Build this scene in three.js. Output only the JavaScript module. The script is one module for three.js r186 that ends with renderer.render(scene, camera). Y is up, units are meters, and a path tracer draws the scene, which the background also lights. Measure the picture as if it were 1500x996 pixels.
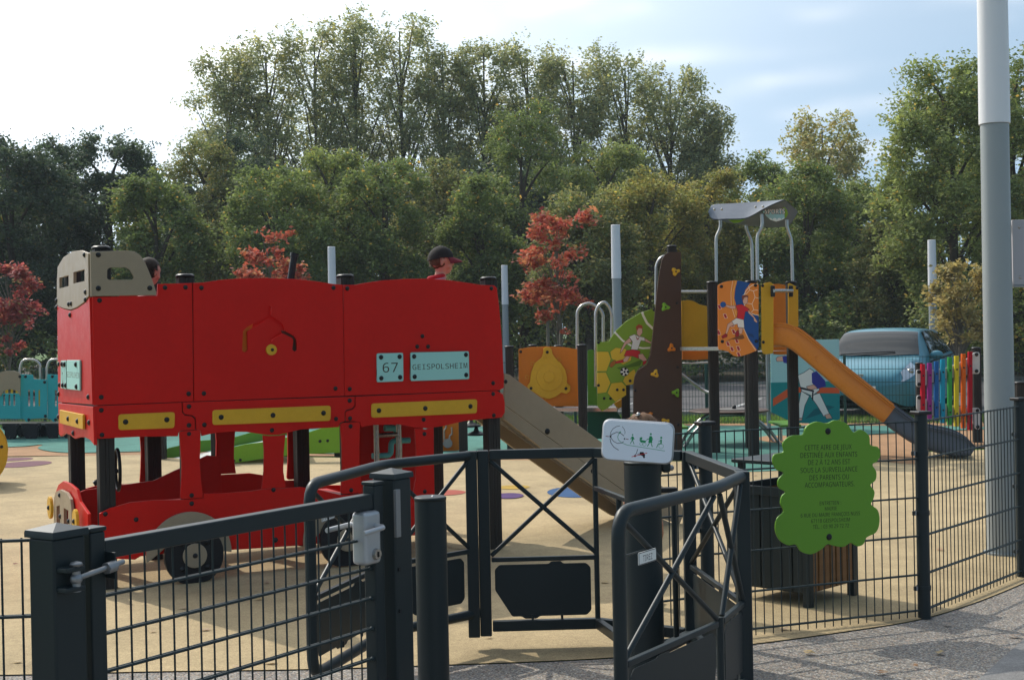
import * as THREE from 'three';
import { mergeGeometries, mergeVertices, toCreasedNormals } from 'three/addons/utils/BufferGeometryUtils.js';
import { RoundedBoxGeometry } from 'three/addons/geometries/RoundedBoxGeometry.js';
import { MarchingCubes } from 'three/addons/objects/MarchingCubes.js';

// ------------------------------------------------------------ camera, sky, sun, exposure
const V3 = (x, y, z) => new THREE.Vector3(x, y, z);
const rad = d => d * Math.PI / 180;
const scene = new THREE.Scene();
const EYE = 1.53, FOCAL = 2000;                       // metres; focal length in photo pixels (photo 1500 x 996)
const camera = new THREE.PerspectiveCamera(2 * Math.atan(498 / FOCAL) * 180 / Math.PI, 1500 / 996, 0.05, 3000);
camera.position.set(0, EYE, 0);
camera.rotation.order = 'YXZ';
camera.rotation.set(-0.006, 0, -0.020);
camera.updateMatrixWorld(true);

const SUN_AZ = rad(42), SUN_EL = rad(42);
const sunDir = V3(-Math.sin(SUN_AZ) * Math.cos(SUN_EL), Math.sin(SUN_EL), -Math.cos(SUN_AZ) * Math.cos(SUN_EL));
const sun = new THREE.DirectionalLight(new THREE.Color(1, 0.94, 0.83), 3.0);
sun.position.copy(sunDir).multiplyScalar(60).add(V3(0, 0, -14));
sun.target.position.set(0, 0, -14); scene.add(sun, sun.target);
sun.castShadow = true; sun.shadow.mapSize.set(4096, 4096); sun.shadow.radius = 1;
Object.assign(sun.shadow.camera, { left: -45, right: 45, top: 45, bottom: -45, near: 1, far: 160 });

function mulberry(a) { return () => { a |= 0; a = a + 0x6D2B79F5 | 0; let t = Math.imul(a ^ a >>> 15, 1 | a); t = t + Math.imul(t ^ t >>> 7, 61 | t) ^ t; return ((t ^ t >>> 14) >>> 0) / 4294967296; }; }
const R = mulberry(20240);
const smooth = t => t * t * (3 - 2 * t);
const clamp = (x, a = 0, b = 1) => Math.min(b, Math.max(a, x));
const sstep = (a, b, x) => smooth(clamp((x - a) / (b - a)));
function tileNoise(n, seed) {                           // value noise that repeats after n cells
  const r = mulberry(seed), g = Float32Array.from({ length: n * n }, () => r());
  return (x, y) => {
    const xi = Math.floor(x), yi = Math.floor(y), fx = smooth(x - xi), fy = smooth(y - yi);
    const a = ((xi % n) + n) % n, b = (a + 1) % n, c = (((yi % n) + n) % n) * n, d = ((((yi + 1) % n) + n) % n) * n;
    return (g[c + a] * (1 - fx) + g[c + b] * fx) * (1 - fy) + (g[d + a] * (1 - fx) + g[d + b] * fx) * fy;
  };
}
{ // the sky: blue air, a white aureole of thin veil towards the sun, streaks of cirrus
  const w = 1024, h = 512, data = new Float32Array(w * h * 4), n1 = tileNoise(256, 5), n2 = tileNoise(256, 9);
  const fbm = (x, y) => .5 * n1(x, y) + .25 * n2(x * 2.1, y * 2.1) + .125 * n1(x * 4.3 + 7, y * 4.3) + .0625 * n2(x * 8.7, y * 8.7 + 3);
  for (let j = 0; j < h; j++) for (let i = 0; i < w; i++) {
    const el = ((j + .5) / h - .5) * Math.PI, az = ((i + .5) / w - .5) * 2 * Math.PI;
    const x = Math.cos(el) * Math.cos(az), y = Math.sin(el), z = Math.cos(el) * Math.sin(az);
    const g = Math.acos(clamp(x * sunDir.x + y * sunDir.y + z * sunDir.z, -1, 1)) * 180 / Math.PI;
    const up = Math.max(y, 0), hz = Math.pow(1 - up, 2.2);
    let c = [.13 + .17 * hz, .225 + .27 * hz, .36 + .34 * hz];
    const glow = 2.3 * Math.exp(-Math.pow(g / 40, 2.4)) + .12 * Math.exp(-g / 60);
    const t = 5 / (up + .16), cx = x * t, cz = z * t;
    const cl = sstep(.46, .78, fbm(cx * .55 + cz * .2 + 40, cz * 2.2 - cx * .5 + 60)) * sstep(.02, .16, up);
    const veil = cl * (.34 + .28 * Math.exp(-Math.pow(g / 50, 2)));
    c = [c[0] + glow * 1.0 + veil * (1.0 - c[0]) * .95, c[1] + glow * .97 + veil * (1.0 - c[1]) * .95, c[2] + glow * .92 + veil * (1.02 - c[2]) * .95];
    if (y < 0) { const k = sstep(0, -.12, y); c = [c[0] * (1 - k) + .16 * k, c[1] * (1 - k) + .17 * k, c[2] * (1 - k) + .13 * k]; }
    const o = (j * w + i) * 4; data[o] = c[0]; data[o + 1] = c[1]; data[o + 2] = c[2]; data[o + 3] = 1;
  }
  const tex = new THREE.DataTexture(data, w, h, THREE.RGBAFormat, THREE.FloatType);
  tex.mapping = THREE.EquirectangularReflectionMapping; tex.magFilter = tex.minFilter = THREE.LinearFilter; tex.wrapS = THREE.RepeatWrapping; tex.needsUpdate = true;
  scene.background = tex; scene.environment = tex;
}
const renderer = new THREE.WebGLRenderer({ antialias: true });
renderer.setSize(1024, 679);
renderer.toneMapping = THREE.LinearToneMapping;
renderer.toneMappingExposure = 1.17;
renderer.shadowMap.enabled = true;

// ------------------------------------------------------------ helpers: pixels to places
const ray = (px, py) => V3((px - 750) / FOCAL, (498 - py) / FOCAL, -1).applyQuaternion(camera.quaternion);
const G = (px, py, y = 0) => { const d = ray(px, py), t = (y - EYE) / d.y; return V3(d.x * t, y, d.z * t); };        // where the pixel's line meets a level
const D = (px, py, depth) => { const d = ray(px, py), t = -depth / d.z; return V3(d.x * t, EYE + d.y * t, -depth); };  // at a known distance
class Frame {                                            // an upright plane: x along it, y up, z out of it
  constructor(o, deg) { this.o = V3(o.x, 0, o.z); this.a = rad(deg); this.x = V3(Math.cos(this.a), 0, -Math.sin(this.a)); this.n = V3(Math.sin(this.a), 0, Math.cos(this.a)); }
  uv(px, py, z = 0) {
    const d = ray(px, py), p0 = this.o.clone().addScaledVector(this.n, z), t = p0.clone().sub(camera.position).dot(this.n) / d.dot(this.n);
    const p = camera.position.clone().addScaledVector(d, t); return [p.clone().sub(p0).dot(this.x), p.y];
  }
  list(pts, z = 0) { return pts.map(p => this.uv(p[0], p[1], z)); }
}
const crop = (x0, y0, s) => pts => pts.map(([x, y]) => [x0 + x / s, y0 + y / s]);   // readings taken in an enlargement of the photo
// ------------------------------------------------------------ helpers: objects
const used = new Map();
const numbered = n => { const k = used.get(n) || 0; used.set(n, k + 1); return k ? n + '_' + String(k).padStart(3, '0') : n; };
function add(parent, name, geo, mat, pos, rot) {
  const m = new THREE.Mesh(geo, mat); m.name = parent === scene ? numbered(name) : name;
  if (pos) m.position.set(pos[0], pos[1], pos[2]); if (rot) m.rotation.set(rot[0], rot[1], rot[2]);
  parent.add(m); return m;
}
function thing(name, label, category, o = V3(0, 0, 0), deg = 0, group) {
  const g = new THREE.Group(); g.name = numbered(name); g.position.set(o.x, o.y, o.z); g.rotation.y = rad(deg);
  g.userData = { label, category }; if (group) g.userData.group = group; scene.add(g); return g;
}
function setting(name, geo, mat) { const m = add(scene, name, geo, mat); m.userData.kind = 'structure'; return m; }
// ------------------------------------------------------------ helpers: shapes
const area = p => p.reduce((s, a, i) => { const b = p[(i + 1) % p.length]; return s + a[0] * b[1] - b[0] * a[1]; }, 0);
function rnd(pts, r, seg = 4) {                          // rounds the corners of a closed outline
  const out = [], n = pts.length;
  for (let i = 0; i < n; i++) {
    const p = pts[i], a = pts[(i + n - 1) % n], b = pts[(i + 1) % n];
    const la = Math.hypot(a[0] - p[0], a[1] - p[1]), lb = Math.hypot(b[0] - p[0], b[1] - p[1]), q = Math.min(r, la * .48, lb * .48);
    const s = [p[0] + (a[0] - p[0]) / la * q, p[1] + (a[1] - p[1]) / la * q], e = [p[0] + (b[0] - p[0]) / lb * q, p[1] + (b[1] - p[1]) / lb * q];
    for (let k = 0; k <= seg; k++) { const t = k / seg; out.push([(1 - t) ** 2 * s[0] + 2 * t * (1 - t) * p[0] + t * t * e[0], (1 - t) ** 2 * s[1] + 2 * t * (1 - t) * p[1] + t * t * e[1]]); }
  }
  return out;
}
function curve(pts, n = 24, closed = false) { return new THREE.CatmullRomCurve3(pts.map(p => V3(p[0], p[1], p[2] || 0)), closed, 'centripetal').getPoints(n).slice(0, closed ? n : n + 1).map(p => [p.x, p.y]); }
const arc = (cx, cy, r, a0, a1, n = 20, ry = r) => Array.from({ length: n + 1 }, (_, i) => { const a = a0 + (a1 - a0) * i / n; return [cx + r * Math.cos(a), cy + ry * Math.sin(a)]; });
const circle = (cx, cy, r, n = 24, ry = r) => arc(cx, cy, r, 0, 2 * Math.PI * (n - 1) / n, n - 1, ry);
function shapeOf(pts, holes = []) {
  const s = new THREE.Shape(pts.map(p => new THREE.Vector2(p[0], p[1])));
  for (const h of holes) s.holes.push(new THREE.Path(h.map(p => new THREE.Vector2(p[0], p[1]))));
  return s;
}
function board(pts, thick, holes = [], b = .0025) {      // a sheet with eased edges, its face at z = 0
  const q = Math.min(b, thick * .4);
  const g = new THREE.ExtrudeGeometry(shapeOf(pts, holes), { depth: thick - 2 * q, bevelEnabled: true, bevelThickness: q, bevelSize: q, bevelOffset: -q, bevelSegments: 1, curveSegments: 8 });
  g.translate(0, 0, -thick + q); return g;
}
function fitUV(g, x0, y0, x1, y1) { const p = g.attributes.position, u = g.attributes.uv; for (let i = 0; i < p.count; i++) u.setXY(i, (p.getX(i) - x0) / (x1 - x0), (p.getY(i) - y0) / (y1 - y0)); return g; }
const bbox = pts => [Math.min(...pts.map(p => p[0])), Math.min(...pts.map(p => p[1])), Math.max(...pts.map(p => p[0])), Math.max(...pts.map(p => p[1]))];
const box = (w, h, d, x = 0, y = 0, z = 0, r = .004) => { const g = new RoundedBoxGeometry(w, h, d, 1, Math.min(r, w * .3, h * .3, d * .3)); g.translate(x, y, z); return g; };
const cyl = (r0, r1, h, n = 16) => { const g = new THREE.CylinderGeometry(r1, r0, h, n); g.translate(0, h / 2, 0); return g; };
const lathe = (pts, n = 20) => new THREE.LatheGeometry(pts.map(p => new THREE.Vector2(p[0], p[1])), n);
function tube(pts, r, n = 32, sides = 10, closed = false, tension) {
  const c = new THREE.CatmullRomCurve3(pts.map(p => p.isVector3 ? p : V3(p[0], p[1], p[2] || 0)), closed, tension === undefined ? 'centripetal' : 'catmullrom', tension);
  return new THREE.TubeGeometry(c, n, r, sides, closed);
}
function bar(a, b, r, sides = 8) {                       // a straight round bar
  const d = b.clone().sub(a), g = new THREE.CylinderGeometry(r, r, d.length(), sides);
  g.applyQuaternion(new THREE.Quaternion().setFromUnitVectors(V3(0, 1, 0), d.clone().normalize())); g.translate((a.x + b.x) / 2, (a.y + b.y) / 2, (a.z + b.z) / 2); return g;
}
function beam(a, b, w, h, r = .004) {                    // a straight square bar, h upright
  const d = b.clone().sub(a), L = d.length(), g = box(w, h, L, 0, 0, 0, r), z = d.normalize();
  const x = V3(0, 1, 0).cross(z).normalize(), y = z.clone().cross(x), m = new THREE.Matrix4().makeBasis(x, y, z);
  g.applyMatrix4(m); g.translate((a.x + b.x) / 2, (a.y + b.y) / 2, (a.z + b.z) / 2); return g;
}
function softPath(pts, r, seg = 5) {                     // an open path with rounded bends
  const out = [pts[0]];
  for (let i = 1; i < pts.length - 1; i++) {
    const p = pts[i], a = pts[i - 1], b = pts[i + 1], la = a.distanceTo(p), lb = b.distanceTo(p), q = Math.min(r, la * .45, lb * .45);
    const s = p.clone().lerp(a, q / la), e = p.clone().lerp(b, q / lb);
    for (let k = 0; k <= seg; k++) { const t = k / seg; out.push(s.clone().multiplyScalar((1 - t) ** 2).addScaledVector(p, 2 * t * (1 - t)).addScaledVector(e, t * t)); }
  }
  out.push(pts[pts.length - 1]); return out;
}
function pipe(pts, r, sides = 10) {                      // a swept tube that keeps straight runs straight
  const c = new THREE.CurvePath(); for (let i = 0; i < pts.length - 1; i++) c.add(new THREE.LineCurve3(pts[i], pts[i + 1]));
  const lens = c.getCurveLengths(), L = lens[lens.length - 1];
  class P extends THREE.Curve { getPoint(t) { return c.getPoint(clamp(t, 0, 1)); } getPointAt(t) { return c.getPoint(clamp(t, 0, 1)); } }
  const g = new THREE.TubeGeometry(new P(), Math.max(8, Math.min(120, Math.round(L / .012))), r, sides, false);
  const cap = (p, q) => { const k = new THREE.CircleGeometry(r, sides); k.applyQuaternion(new THREE.Quaternion().setFromUnitVectors(V3(0, 0, 1), p.clone().sub(q).normalize())); k.translate(p.x, p.y, p.z); return k; };
  return merge([g, cap(pts[0], pts[1]), cap(pts[pts.length - 1], pts[pts.length - 2])]);
}
function grid(nu, nv, f, uvs = (u, v) => [u, v]) {       // a surface from a function
  const pos = [], uv = [], idx = [];
  for (let j = 0; j <= nv; j++) for (let i = 0; i <= nu; i++) { const p = f(i / nu, j / nv); pos.push(p.x, p.y, p.z); uv.push(...uvs(i / nu, j / nv, p)); }
  for (let j = 0; j < nv; j++) for (let i = 0; i < nu; i++) { const a = j * (nu + 1) + i, b = a + 1, c = a + nu + 1, d = c + 1; idx.push(a, b, d, a, d, c); }
  const g = new THREE.BufferGeometry(); g.setAttribute('position', new THREE.Float32BufferAttribute(pos, 3)); g.setAttribute('uv', new THREE.Float32BufferAttribute(uv, 2)); g.setIndex(idx); g.computeVertexNormals(); return g;
}
function flat(pts, y) { const g = new THREE.ShapeGeometry(shapeOf(pts.map(p => [p[0], -p[1]])), 12); g.rotateX(-Math.PI / 2); g.translate(0, y, 0); return g; }   // level sheet from x, z outline, uv in metres
// ------------------------------------------------------------ helpers: textures
function dataTex(n, f, srgb = true) {
  const d = new Uint8Array(n * n * 4);
  for (let j = 0; j < n; j++) for (let i = 0; i < n; i++) { const c = f(i, j), o = (j * n + i) * 4; d[o] = clamp(c[0]) * 255; d[o + 1] = clamp(c[1]) * 255; d[o + 2] = clamp(c[2]) * 255; d[o + 3] = 255; }
  const t = new THREE.DataTexture(d, n, n, THREE.RGBAFormat); t.wrapS = t.wrapT = THREE.RepeatWrapping; t.magFilter = THREE.LinearFilter; t.minFilter = THREE.LinearMipmapLinearFilter; t.generateMipmaps = true;
  if (srgb) t.colorSpace = THREE.SRGBColorSpace; t.needsUpdate = true; return t;
}
const tiledMade = new Map();
const tiled = (t, metres) => { const k = t.uuid + metres; if (!tiledMade.has(k)) { const c = t.clone(); c.repeat.set(1 / metres, 1 / metres); c.needsUpdate = true; tiledMade.set(k, c); } return tiledMade.get(k); };
function canvasTex(w, h, draw) {
  const c = document.createElement('canvas'); c.width = w; c.height = h; const k = c.getContext('2d'); draw(k, w, h);
  const t = new THREE.CanvasTexture(c); t.colorSpace = THREE.SRGBColorSpace; t.anisotropy = 8; return t;
}
function merge(list) { return mergeGeometries(list.map(g => { const q = g.index ? g.toNonIndexed() : g; for (const k of Object.keys(q.attributes)) if (!['position', 'normal', 'uv'].includes(k)) q.deleteAttribute(k); return q; })); }
const lin = (r, g, b) => new THREE.Color().setRGB(r, g, b);
// ------------------------------------------------------------ materials
const grainT = (() => {                                  // rubber granules: each speck its own tone, broad patches of wear
  const r = mulberry(3), n = 2048, lo = tileNoise(12, 4), mid = tileNoise(48, 6), hi = tileNoise(300, 8);
  return dataTex(n, (i, j) => { const s = r(), v = .76 + .20 * (s - .5) + .05 * (hi(i / n * 300, j / n * 300) - .5) + .08 * (lo(i / n * 12, j / n * 12) - .5) + .07 * (mid(i / n * 48, j / n * 48) - .5) - (r() > .985 ? .16 : 0) + (r() > .97 ? .1 : 0); return [v, v * (1 + .03 * (s - .5)), v]; });
})();
const gravelT = (() => {                                 // exposed aggregate: small stones in grey binder
  const n = 2048, r = mulberry(11), m = 330, px = new Float32Array(m * m), py = new Float32Array(m * m), tone = [];
  for (let i = 0; i < m * m; i++) { px[i] = r(); py[i] = r(); const k = r(), v = .46 + .24 * r(); tone.push(k < .2 ? [v * 1.06, v * 1.0, v * .92] : k < .33 ? [v * 1.06, v * .96, v * .91] : k < .5 ? [v * .74, v * .74, v * .76] : k < .62 ? [v * 1.18, v * 1.17, v * 1.15] : [v, v, v]); }
  const lo = tileNoise(10, 14), mid = tileNoise(40, 15);
  return dataTex(n, (i, j) => {
    const x = i / n * m, y = j / n * m, xi = Math.floor(x), yi = Math.floor(y); let best = 9, sec = 9, id = 0;
    for (let b = -1; b <= 1; b++) for (let a = -1; a <= 1; a++) { const c = ((yi + b + m) % m) * m + (xi + a + m) % m, dx = xi + a + px[c] - x, dy = yi + b + py[c] - y, d = dx * dx + dy * dy; if (d < best) { sec = best; best = d; id = c; } else if (d < sec) sec = d; }
    const e = sec - best < .10 ? .72 : 1, k = e * (.93 + .07 * (lo(i / n * 10, j / n * 10) - .5) + .04 * (mid(i / n * 40, j / n * 40) - .5)), c = tone[id]; return [c[0] * k, c[1] * k, c[2] * k];
  });
})();
const peelT = (() => { const a = tileNoise(128, 21), b = tileNoise(64, 22), r = mulberry(77); return dataTex(512, (i, j) => { const v = .5 * a(i / 4, j / 4) + .3 * b(i / 8, j / 8) + .2 * r(); return [v, v, v]; }, false); })();
const wearT = (() => { const a = tileNoise(16, 31), b = tileNoise(64, 32), c = tileNoise(256, 33); return dataTex(1024, (i, j) => { const v = .8 + .16 * (a(i / 64, j / 64) - .5) + .12 * (b(i / 16, j / 16) - .5) + .12 * (c(i / 4, j / 4) - .5); return [v, v, v]; }, false); })();
const scuffT = (() => { // faint dust and hairline scratches on plastic boards
  const n = 1024, r = mulberry(55), d = new Float32Array(n * n).fill(.95), a = tileNoise(8, 41), b = tileNoise(40, 42), c = tileNoise(512, 43);
  for (let k = 0; k < 260; k++) { let x = r() * n, y = r() * n, an = r() * 6.28, l = 10 + r() * 90, t = (r() - .4) * .07; for (let s = 0; s < l; s++) { const o = ((Math.floor(y) + n) % n) * n + (Math.floor(x) + n) % n; d[o] += t; x += Math.cos(an); y += Math.sin(an); an += (r() - .5) * .06; } }
  return dataTex(n, (i, j) => { const v = d[j * n + i] + .03 * (a(i / 128, j / 128) - .5) + .02 * (b(i / 25.6, j / 25.6) - .5) + .05 * (c(i / 2, j / 2) - .5); return [v, v, v]; });
})();
const std = (c, roughness = .6, o = {}) => new THREE.MeshPhysicalMaterial({ color: Array.isArray(c) ? lin(...c) : c, roughness, specularIntensity: .5, ...o });
const hdpe = c => std(c, .46, { specularIntensity: .2, map: tiled(scuffT, 1.1), bumpMap: tiled(peelT, .35), bumpScale: .00012, roughnessMap: tiled(wearT, .8) });
const M = {
  red: hdpe([.62, .013, .008]), beige: hdpe([.36, .285, .195]), yellow: hdpe([.72, .40, .035]), teal: hdpe([.16, .50, .48]), turquoise: hdpe([.05, .40, .42]), green: hdpe([.10, .25, .03]), orange: hdpe([.68, .20, .022]),
  limeGreen: hdpe([.20, .40, .035]), darkGreen: hdpe([.02, .10, .055]), brown: hdpe([.085, .048, .033]), mustard: hdpe([.62, .34, .025]), white: hdpe([.62, .60, .57]), grey: hdpe([.2, .19, .18]),
  post: std([.022, .019, .017], .5),
  black: std([.014, .014, .015], .38), rubber: std([.018, .018, .019], .8), tyre: hdpe([.024, .024, .026]),
  bolt: std([.012, .012, .013], .28), boltTop: std([.06, .06, .06], .35, { metalness: .8 }),
  steel: std([.40, .385, .36], .36, { metalness: 1, roughnessMap: tiled(wearT, .8) }), galv: std([.26, .265, .27], .5, { metalness: .6, roughnessMap: tiled(wearT, .3) }),
  paint: std([.016, .024, .026], .42),
  alu: std([.42, .43, .44], .42, { metalness: .5 }),
  slideOrange: std([.66, .225, .03], .38, { map: tiled(scuffT, 1.1), roughnessMap: tiled(wearT, .8) }), slideGrey: std([.085, .10, .125], .42, { map: tiled(scuffT, 1.1), roughnessMap: tiled(wearT, .8) }),
  poleGrey: std([.29, .315, .315], .4, { roughnessMap: tiled(wearT, .8) }), poleWhite: std([.70, .70, .71], .45, { roughnessMap: tiled(wearT, .8) }),
  tan: std([.66, .505, .285], .95, { map: tiled(grainT, 7) }),
  ochre: std([.56, .32, .165], .95, { map: tiled(grainT, 7) }), aqua: std([.12, .34, .28], .95, { map: tiled(grainT, 7) }), mauve: std([.28, .13, .16], .95, { map: tiled(grainT, 7) }),
  discRed: std([.55, .13, .09], .95, { map: tiled(grainT, 7) }), discBlue: std([.05, .14, .32], .95, { map: tiled(grainT, 7) }), discYellow: std([.72, .46, .08], .95, { map: tiled(grainT, 7) }), discPurple: std([.16, .08, .26], .95, { map: tiled(grainT, 7) }),
  gravel: std([1.0, .945, .865], .9, { map: tiled(gravelT, 2.4), bumpMap: tiled(gravelT, 2.4), bumpScale: .003 }),
  concrete: std([.34, .33, .32], .88, { map: tiled(grainT, 7) }), asphalt: std([.155, .150, .155], .9, { map: tiled(grainT, 7) }), line: std([.66, .66, .64], .8, { map: tiled(grainT, 7) }),
  lawn: std([.13, .23, .05], 1, { map: tiled(grainT, 7) }), soil: std([.085, .07, .045], 1, { map: tiled(grainT, 7) }),
  bark: std([.085, .068, .052], .95, { bumpMap: tiled(wearT, .8), bumpScale: .02 }), paleBark: std([.17, .15, .12], .95, { bumpMap: tiled(wearT, .8), bumpScale: .015 }),
  leaf: new THREE.MeshPhysicalMaterial({ color: 0xffffff, vertexColors: true, roughness: .85, specularIntensity: .5, transmission: .56, thickness: 0, side: THREE.DoubleSide }),
  grass: new THREE.MeshPhysicalMaterial({ color: 0xffffff, vertexColors: true, roughness: .9, transmission: .3, thickness: 0, side: THREE.DoubleSide }),
  wire: std([.020, .032, .034], .5), farWire: std([.02, .055, .045], .55),
  wood: (() => { const a = tileNoise(64, 61), b = tileNoise(256, 62); const t = dataTex(512, (i, j) => { const v = .72 + .35 * (a(i / 3 + 2 * b(i / 60, j / 60), j / 60) - .5) + .2 * (b(i / 2, j / 14) - .5); return [v, v * .98, v * .95]; }); return std([.46, .23, .10], .7, { map: tiled(t, .5) }); })(),
};
const boltG = lathe([[.0001, .0085], [.006, .0075], [.0105, .0035], [.0125, 0]], 12); boltG.rotateX(Math.PI / 2);
function bolts(parent, uvs, z = 0, s = 1) { for (const [u, v] of uvs) { const b = add(parent, 'bolt', boltG, M.bolt, [u, v, z]); b.scale.setScalar(s); } }
const profileG = (w, h) => {                             // a post with a groove down each face
  const a = w / 2, c = w * .06, g = w * .035, q = [], seg = [[-a + c, -a], [-a * .30, -a], [-a * .30 + g, -a + g], [-a * .30 + 2 * g, -a], [a * .30 - 2 * g, -a], [a * .30 - g, -a + g], [a * .30, -a], [a - c, -a]];
  for (let k = 0; k < 4; k++) { const co = [1, 0, -1, 0][k], si = [0, 1, 0, -1][k]; for (const [x, y] of seg) q.push([x * co - y * si, x * si + y * co]); }
  const e = new THREE.ExtrudeGeometry(shapeOf(q), { depth: h, bevelEnabled: false }); e.rotateX(-Math.PI / 2); return e;
};
const capG = w => { const a = w * .56, g = lathe([[.0001, w * .27], [a * .8, w * .25], [a * 1.04, w * .15], [a * 1.04, 0], [.0001, 0]], 8); g.rotateY(Math.PI / 8); g.scale(1.06, 1, 1.06); return g; };
function post(parent, x, z, h, w = .095, cap = true, mat = M.post) { const p = add(parent, 'post', profileG(w, h), mat, [x, 0, z]); if (cap) add(p, 'post_cap', capG(w), M.black, [0, h - .002, 0]); return p; }
// ------------------------------------------------------------ the ground
const gp = (px, py) => { const p = G(px, py); return [p.x, p.z]; };
setting('ground', flat([[-700, 60], [700, 60], [700, -900], [-700, -900]], -.012), M.lawn);
{ // pavement of exposed aggregate in front, curved edge against the rubber surface
  const edge = curve([gp(-160, 992), gp(60, 989), gp(220, 985), gp(430, 982), gp(655, 975), gp(905, 964), gp(1090, 946), gp(1240, 926), gp(1345, 909), gp(1420, 887), gp(1500, 855), gp(1580, 815), gp(1680, 770)], 60);
  setting('pavement', flat([[-9, 4], ...edge.map(p => [p[0], p[1]]), [16, -13.5], [16, 4]], 0), M.gravel);
  const o = edge.map(p => [p[0], p[1] + .004]);
  setting('play_surface', flat([...o.slice().reverse(), [-12, edge[0][1]], [-16, -9], ...[[-14, -18.2], [-5, -18.0], [0, -16.2], [2, -15.6], [6, -16.4], [10, -15.8]], [13, -14], [16, -13.4]].reverse(), .006), M.tan);
  setting('slab', flat([gp(1432, 998), gp(1500, 938), [4.2, -5.6], [4.2, -1], [1.5, -2]].map(p => [p[0], p[1]]), .004), M.concrete);
}
{ // coloured bands and spots of the play surface
  setting('ochre_surface', flat(curve([[-18, -17.4], [-9, -18.25], gp(45, 668), gp(240, 668), gp(480, 668), gp(640, 671), gp(760, 682), gp(850, 680), gp(990, 668), gp(1120, 690), gp(1220, 700), gp(1350, 660), [11, -17], [10, -20.2], [2, -22], [-10, -25], [-20, -26]], 80, true), .001), M.ochre);
  setting('aqua_surface', flat(curve([gp(-200, 655), gp(30, 655), gp(60, 652), gp(55, 658), gp(100, 664), gp(230, 662), gp(400, 664), gp(600, 668), gp(740, 672), gp(870, 668), gp(960, 660), gp(1020, 672), gp(1085, 692), gp(1190, 686), gp(1260, 660), gp(1240, 640), [7, -19.7], [0, -22], [-10, -24.6], [-22, -27]], 90, true), .011), M.aqua);
  const spot = (name, px, py, rx, ry, m, y) => { const c = G(px, py), r = Math.abs(G(px + rx, py).x - c.x), rz = Math.abs(G(px, py + ry).z - G(px, py - ry).z) / 2; setting(name, flat(circle(c.x, c.z, r, 28, rz), y), m); };
  spot('surface_spot', 33, 681, 36, 4.5, M.mauve, .010); spot('surface_spot', 14, 674, 30, 2.5, M.mauve, .010);
  spot('surface_spot', 652, 723, 30, 4, M.discRed, .010); spot('surface_spot', 752, 715, 24, 3, M.discYellow, .010); spot('surface_spot', 745, 728, 22, 4, M.discPurple, .013); spot('surface_spot', 843, 722, 42, 8, M.discBlue, .010);
  spot('surface_spot', 1285, 662, 48, 18, M.ochre, .010); spot('surface_spot', 1150, 645, 40, 6, M.ochre, .015);
  const red = G(560, 648); setting('surface_spot', flat(circle(red.x + 2.2, red.z - .8, .6, 24, .35), .015), M.discRed);
  add(scene, 'painted_outline', merge([[652, 800, 672, 806], [672, 806, 690, 803], [655, 808, 640, 812]].map(([a, b, c, d]) => { const p = gp(a, b), q = gp(c, d), n = [-(q[1] - p[1]), q[0] - p[0]], l = Math.hypot(...n) / .018; return flat([[p[0] - n[0] / l, p[1] - n[1] / l], [q[0] - n[0] / l, q[1] - n[1] / l], [q[0] + n[0] / l, q[1] + n[1] / l], [p[0] + n[0] / l, p[1] + n[1] / l]], .010); })), M.tan).userData.kind = 'structure';
}
{ // car park behind, its kerb and bay lines; soil under the wood
  setting('car_park', flat([[-40, -27.5], [-12, -26.6], [1, -24.2], [8, -22.2], [30, -18], [60, -36], [40, -38], [-60, -40]], -.004), M.asphalt);
  const k0 = V3(-12, 0, -26.5), k1 = V3(1, 0, -24.1), k2 = V3(8, 0, -22.1), k3 = V3(30, 0, -17.9);
  setting('kerb', merge([[k0, k1], [k1, k2], [k2, k3]].map(([a, b]) => beam(a.clone().setY(.04), b.clone().setY(.04), .15, .12))), M.concrete);
  setting('wood_floor', flat([[-80, -40], [40, -38], [70, -35], [120, -90], [-120, -90]], 0), M.soil);
  const mark = (a, b, w = .11) => { const d = [b[0] - a[0], b[1] - a[1]], l = Math.hypot(...d), n = [-d[1] / l * w / 2, d[0] / l * w / 2]; const m = setting('bay_line', flat([[a[0] - n[0], a[1] - n[1]], [b[0] - n[0], b[1] - n[1]], [b[0] + n[0], b[1] + n[1]], [a[0] + n[0], a[1] + n[1]]], .001), M.line); return m; };
  for (let k = -7; k < 9; k++) { const x = k * 2.5 + 1.2, z = -23.9 + x * .12 * (x > 0 ? 1.6 : -.6) * (x > 0 ? 1 : 1); mark([x, -24.6 - Math.max(0, -x) * .2], [x + 1.6, -29.2 - Math.max(0, -x) * .1]); mark([x - .5, -33.2], [x + .6, -37.6]); }
  mark([-30, -38.0], [36, -37.0], .18);
}
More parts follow.
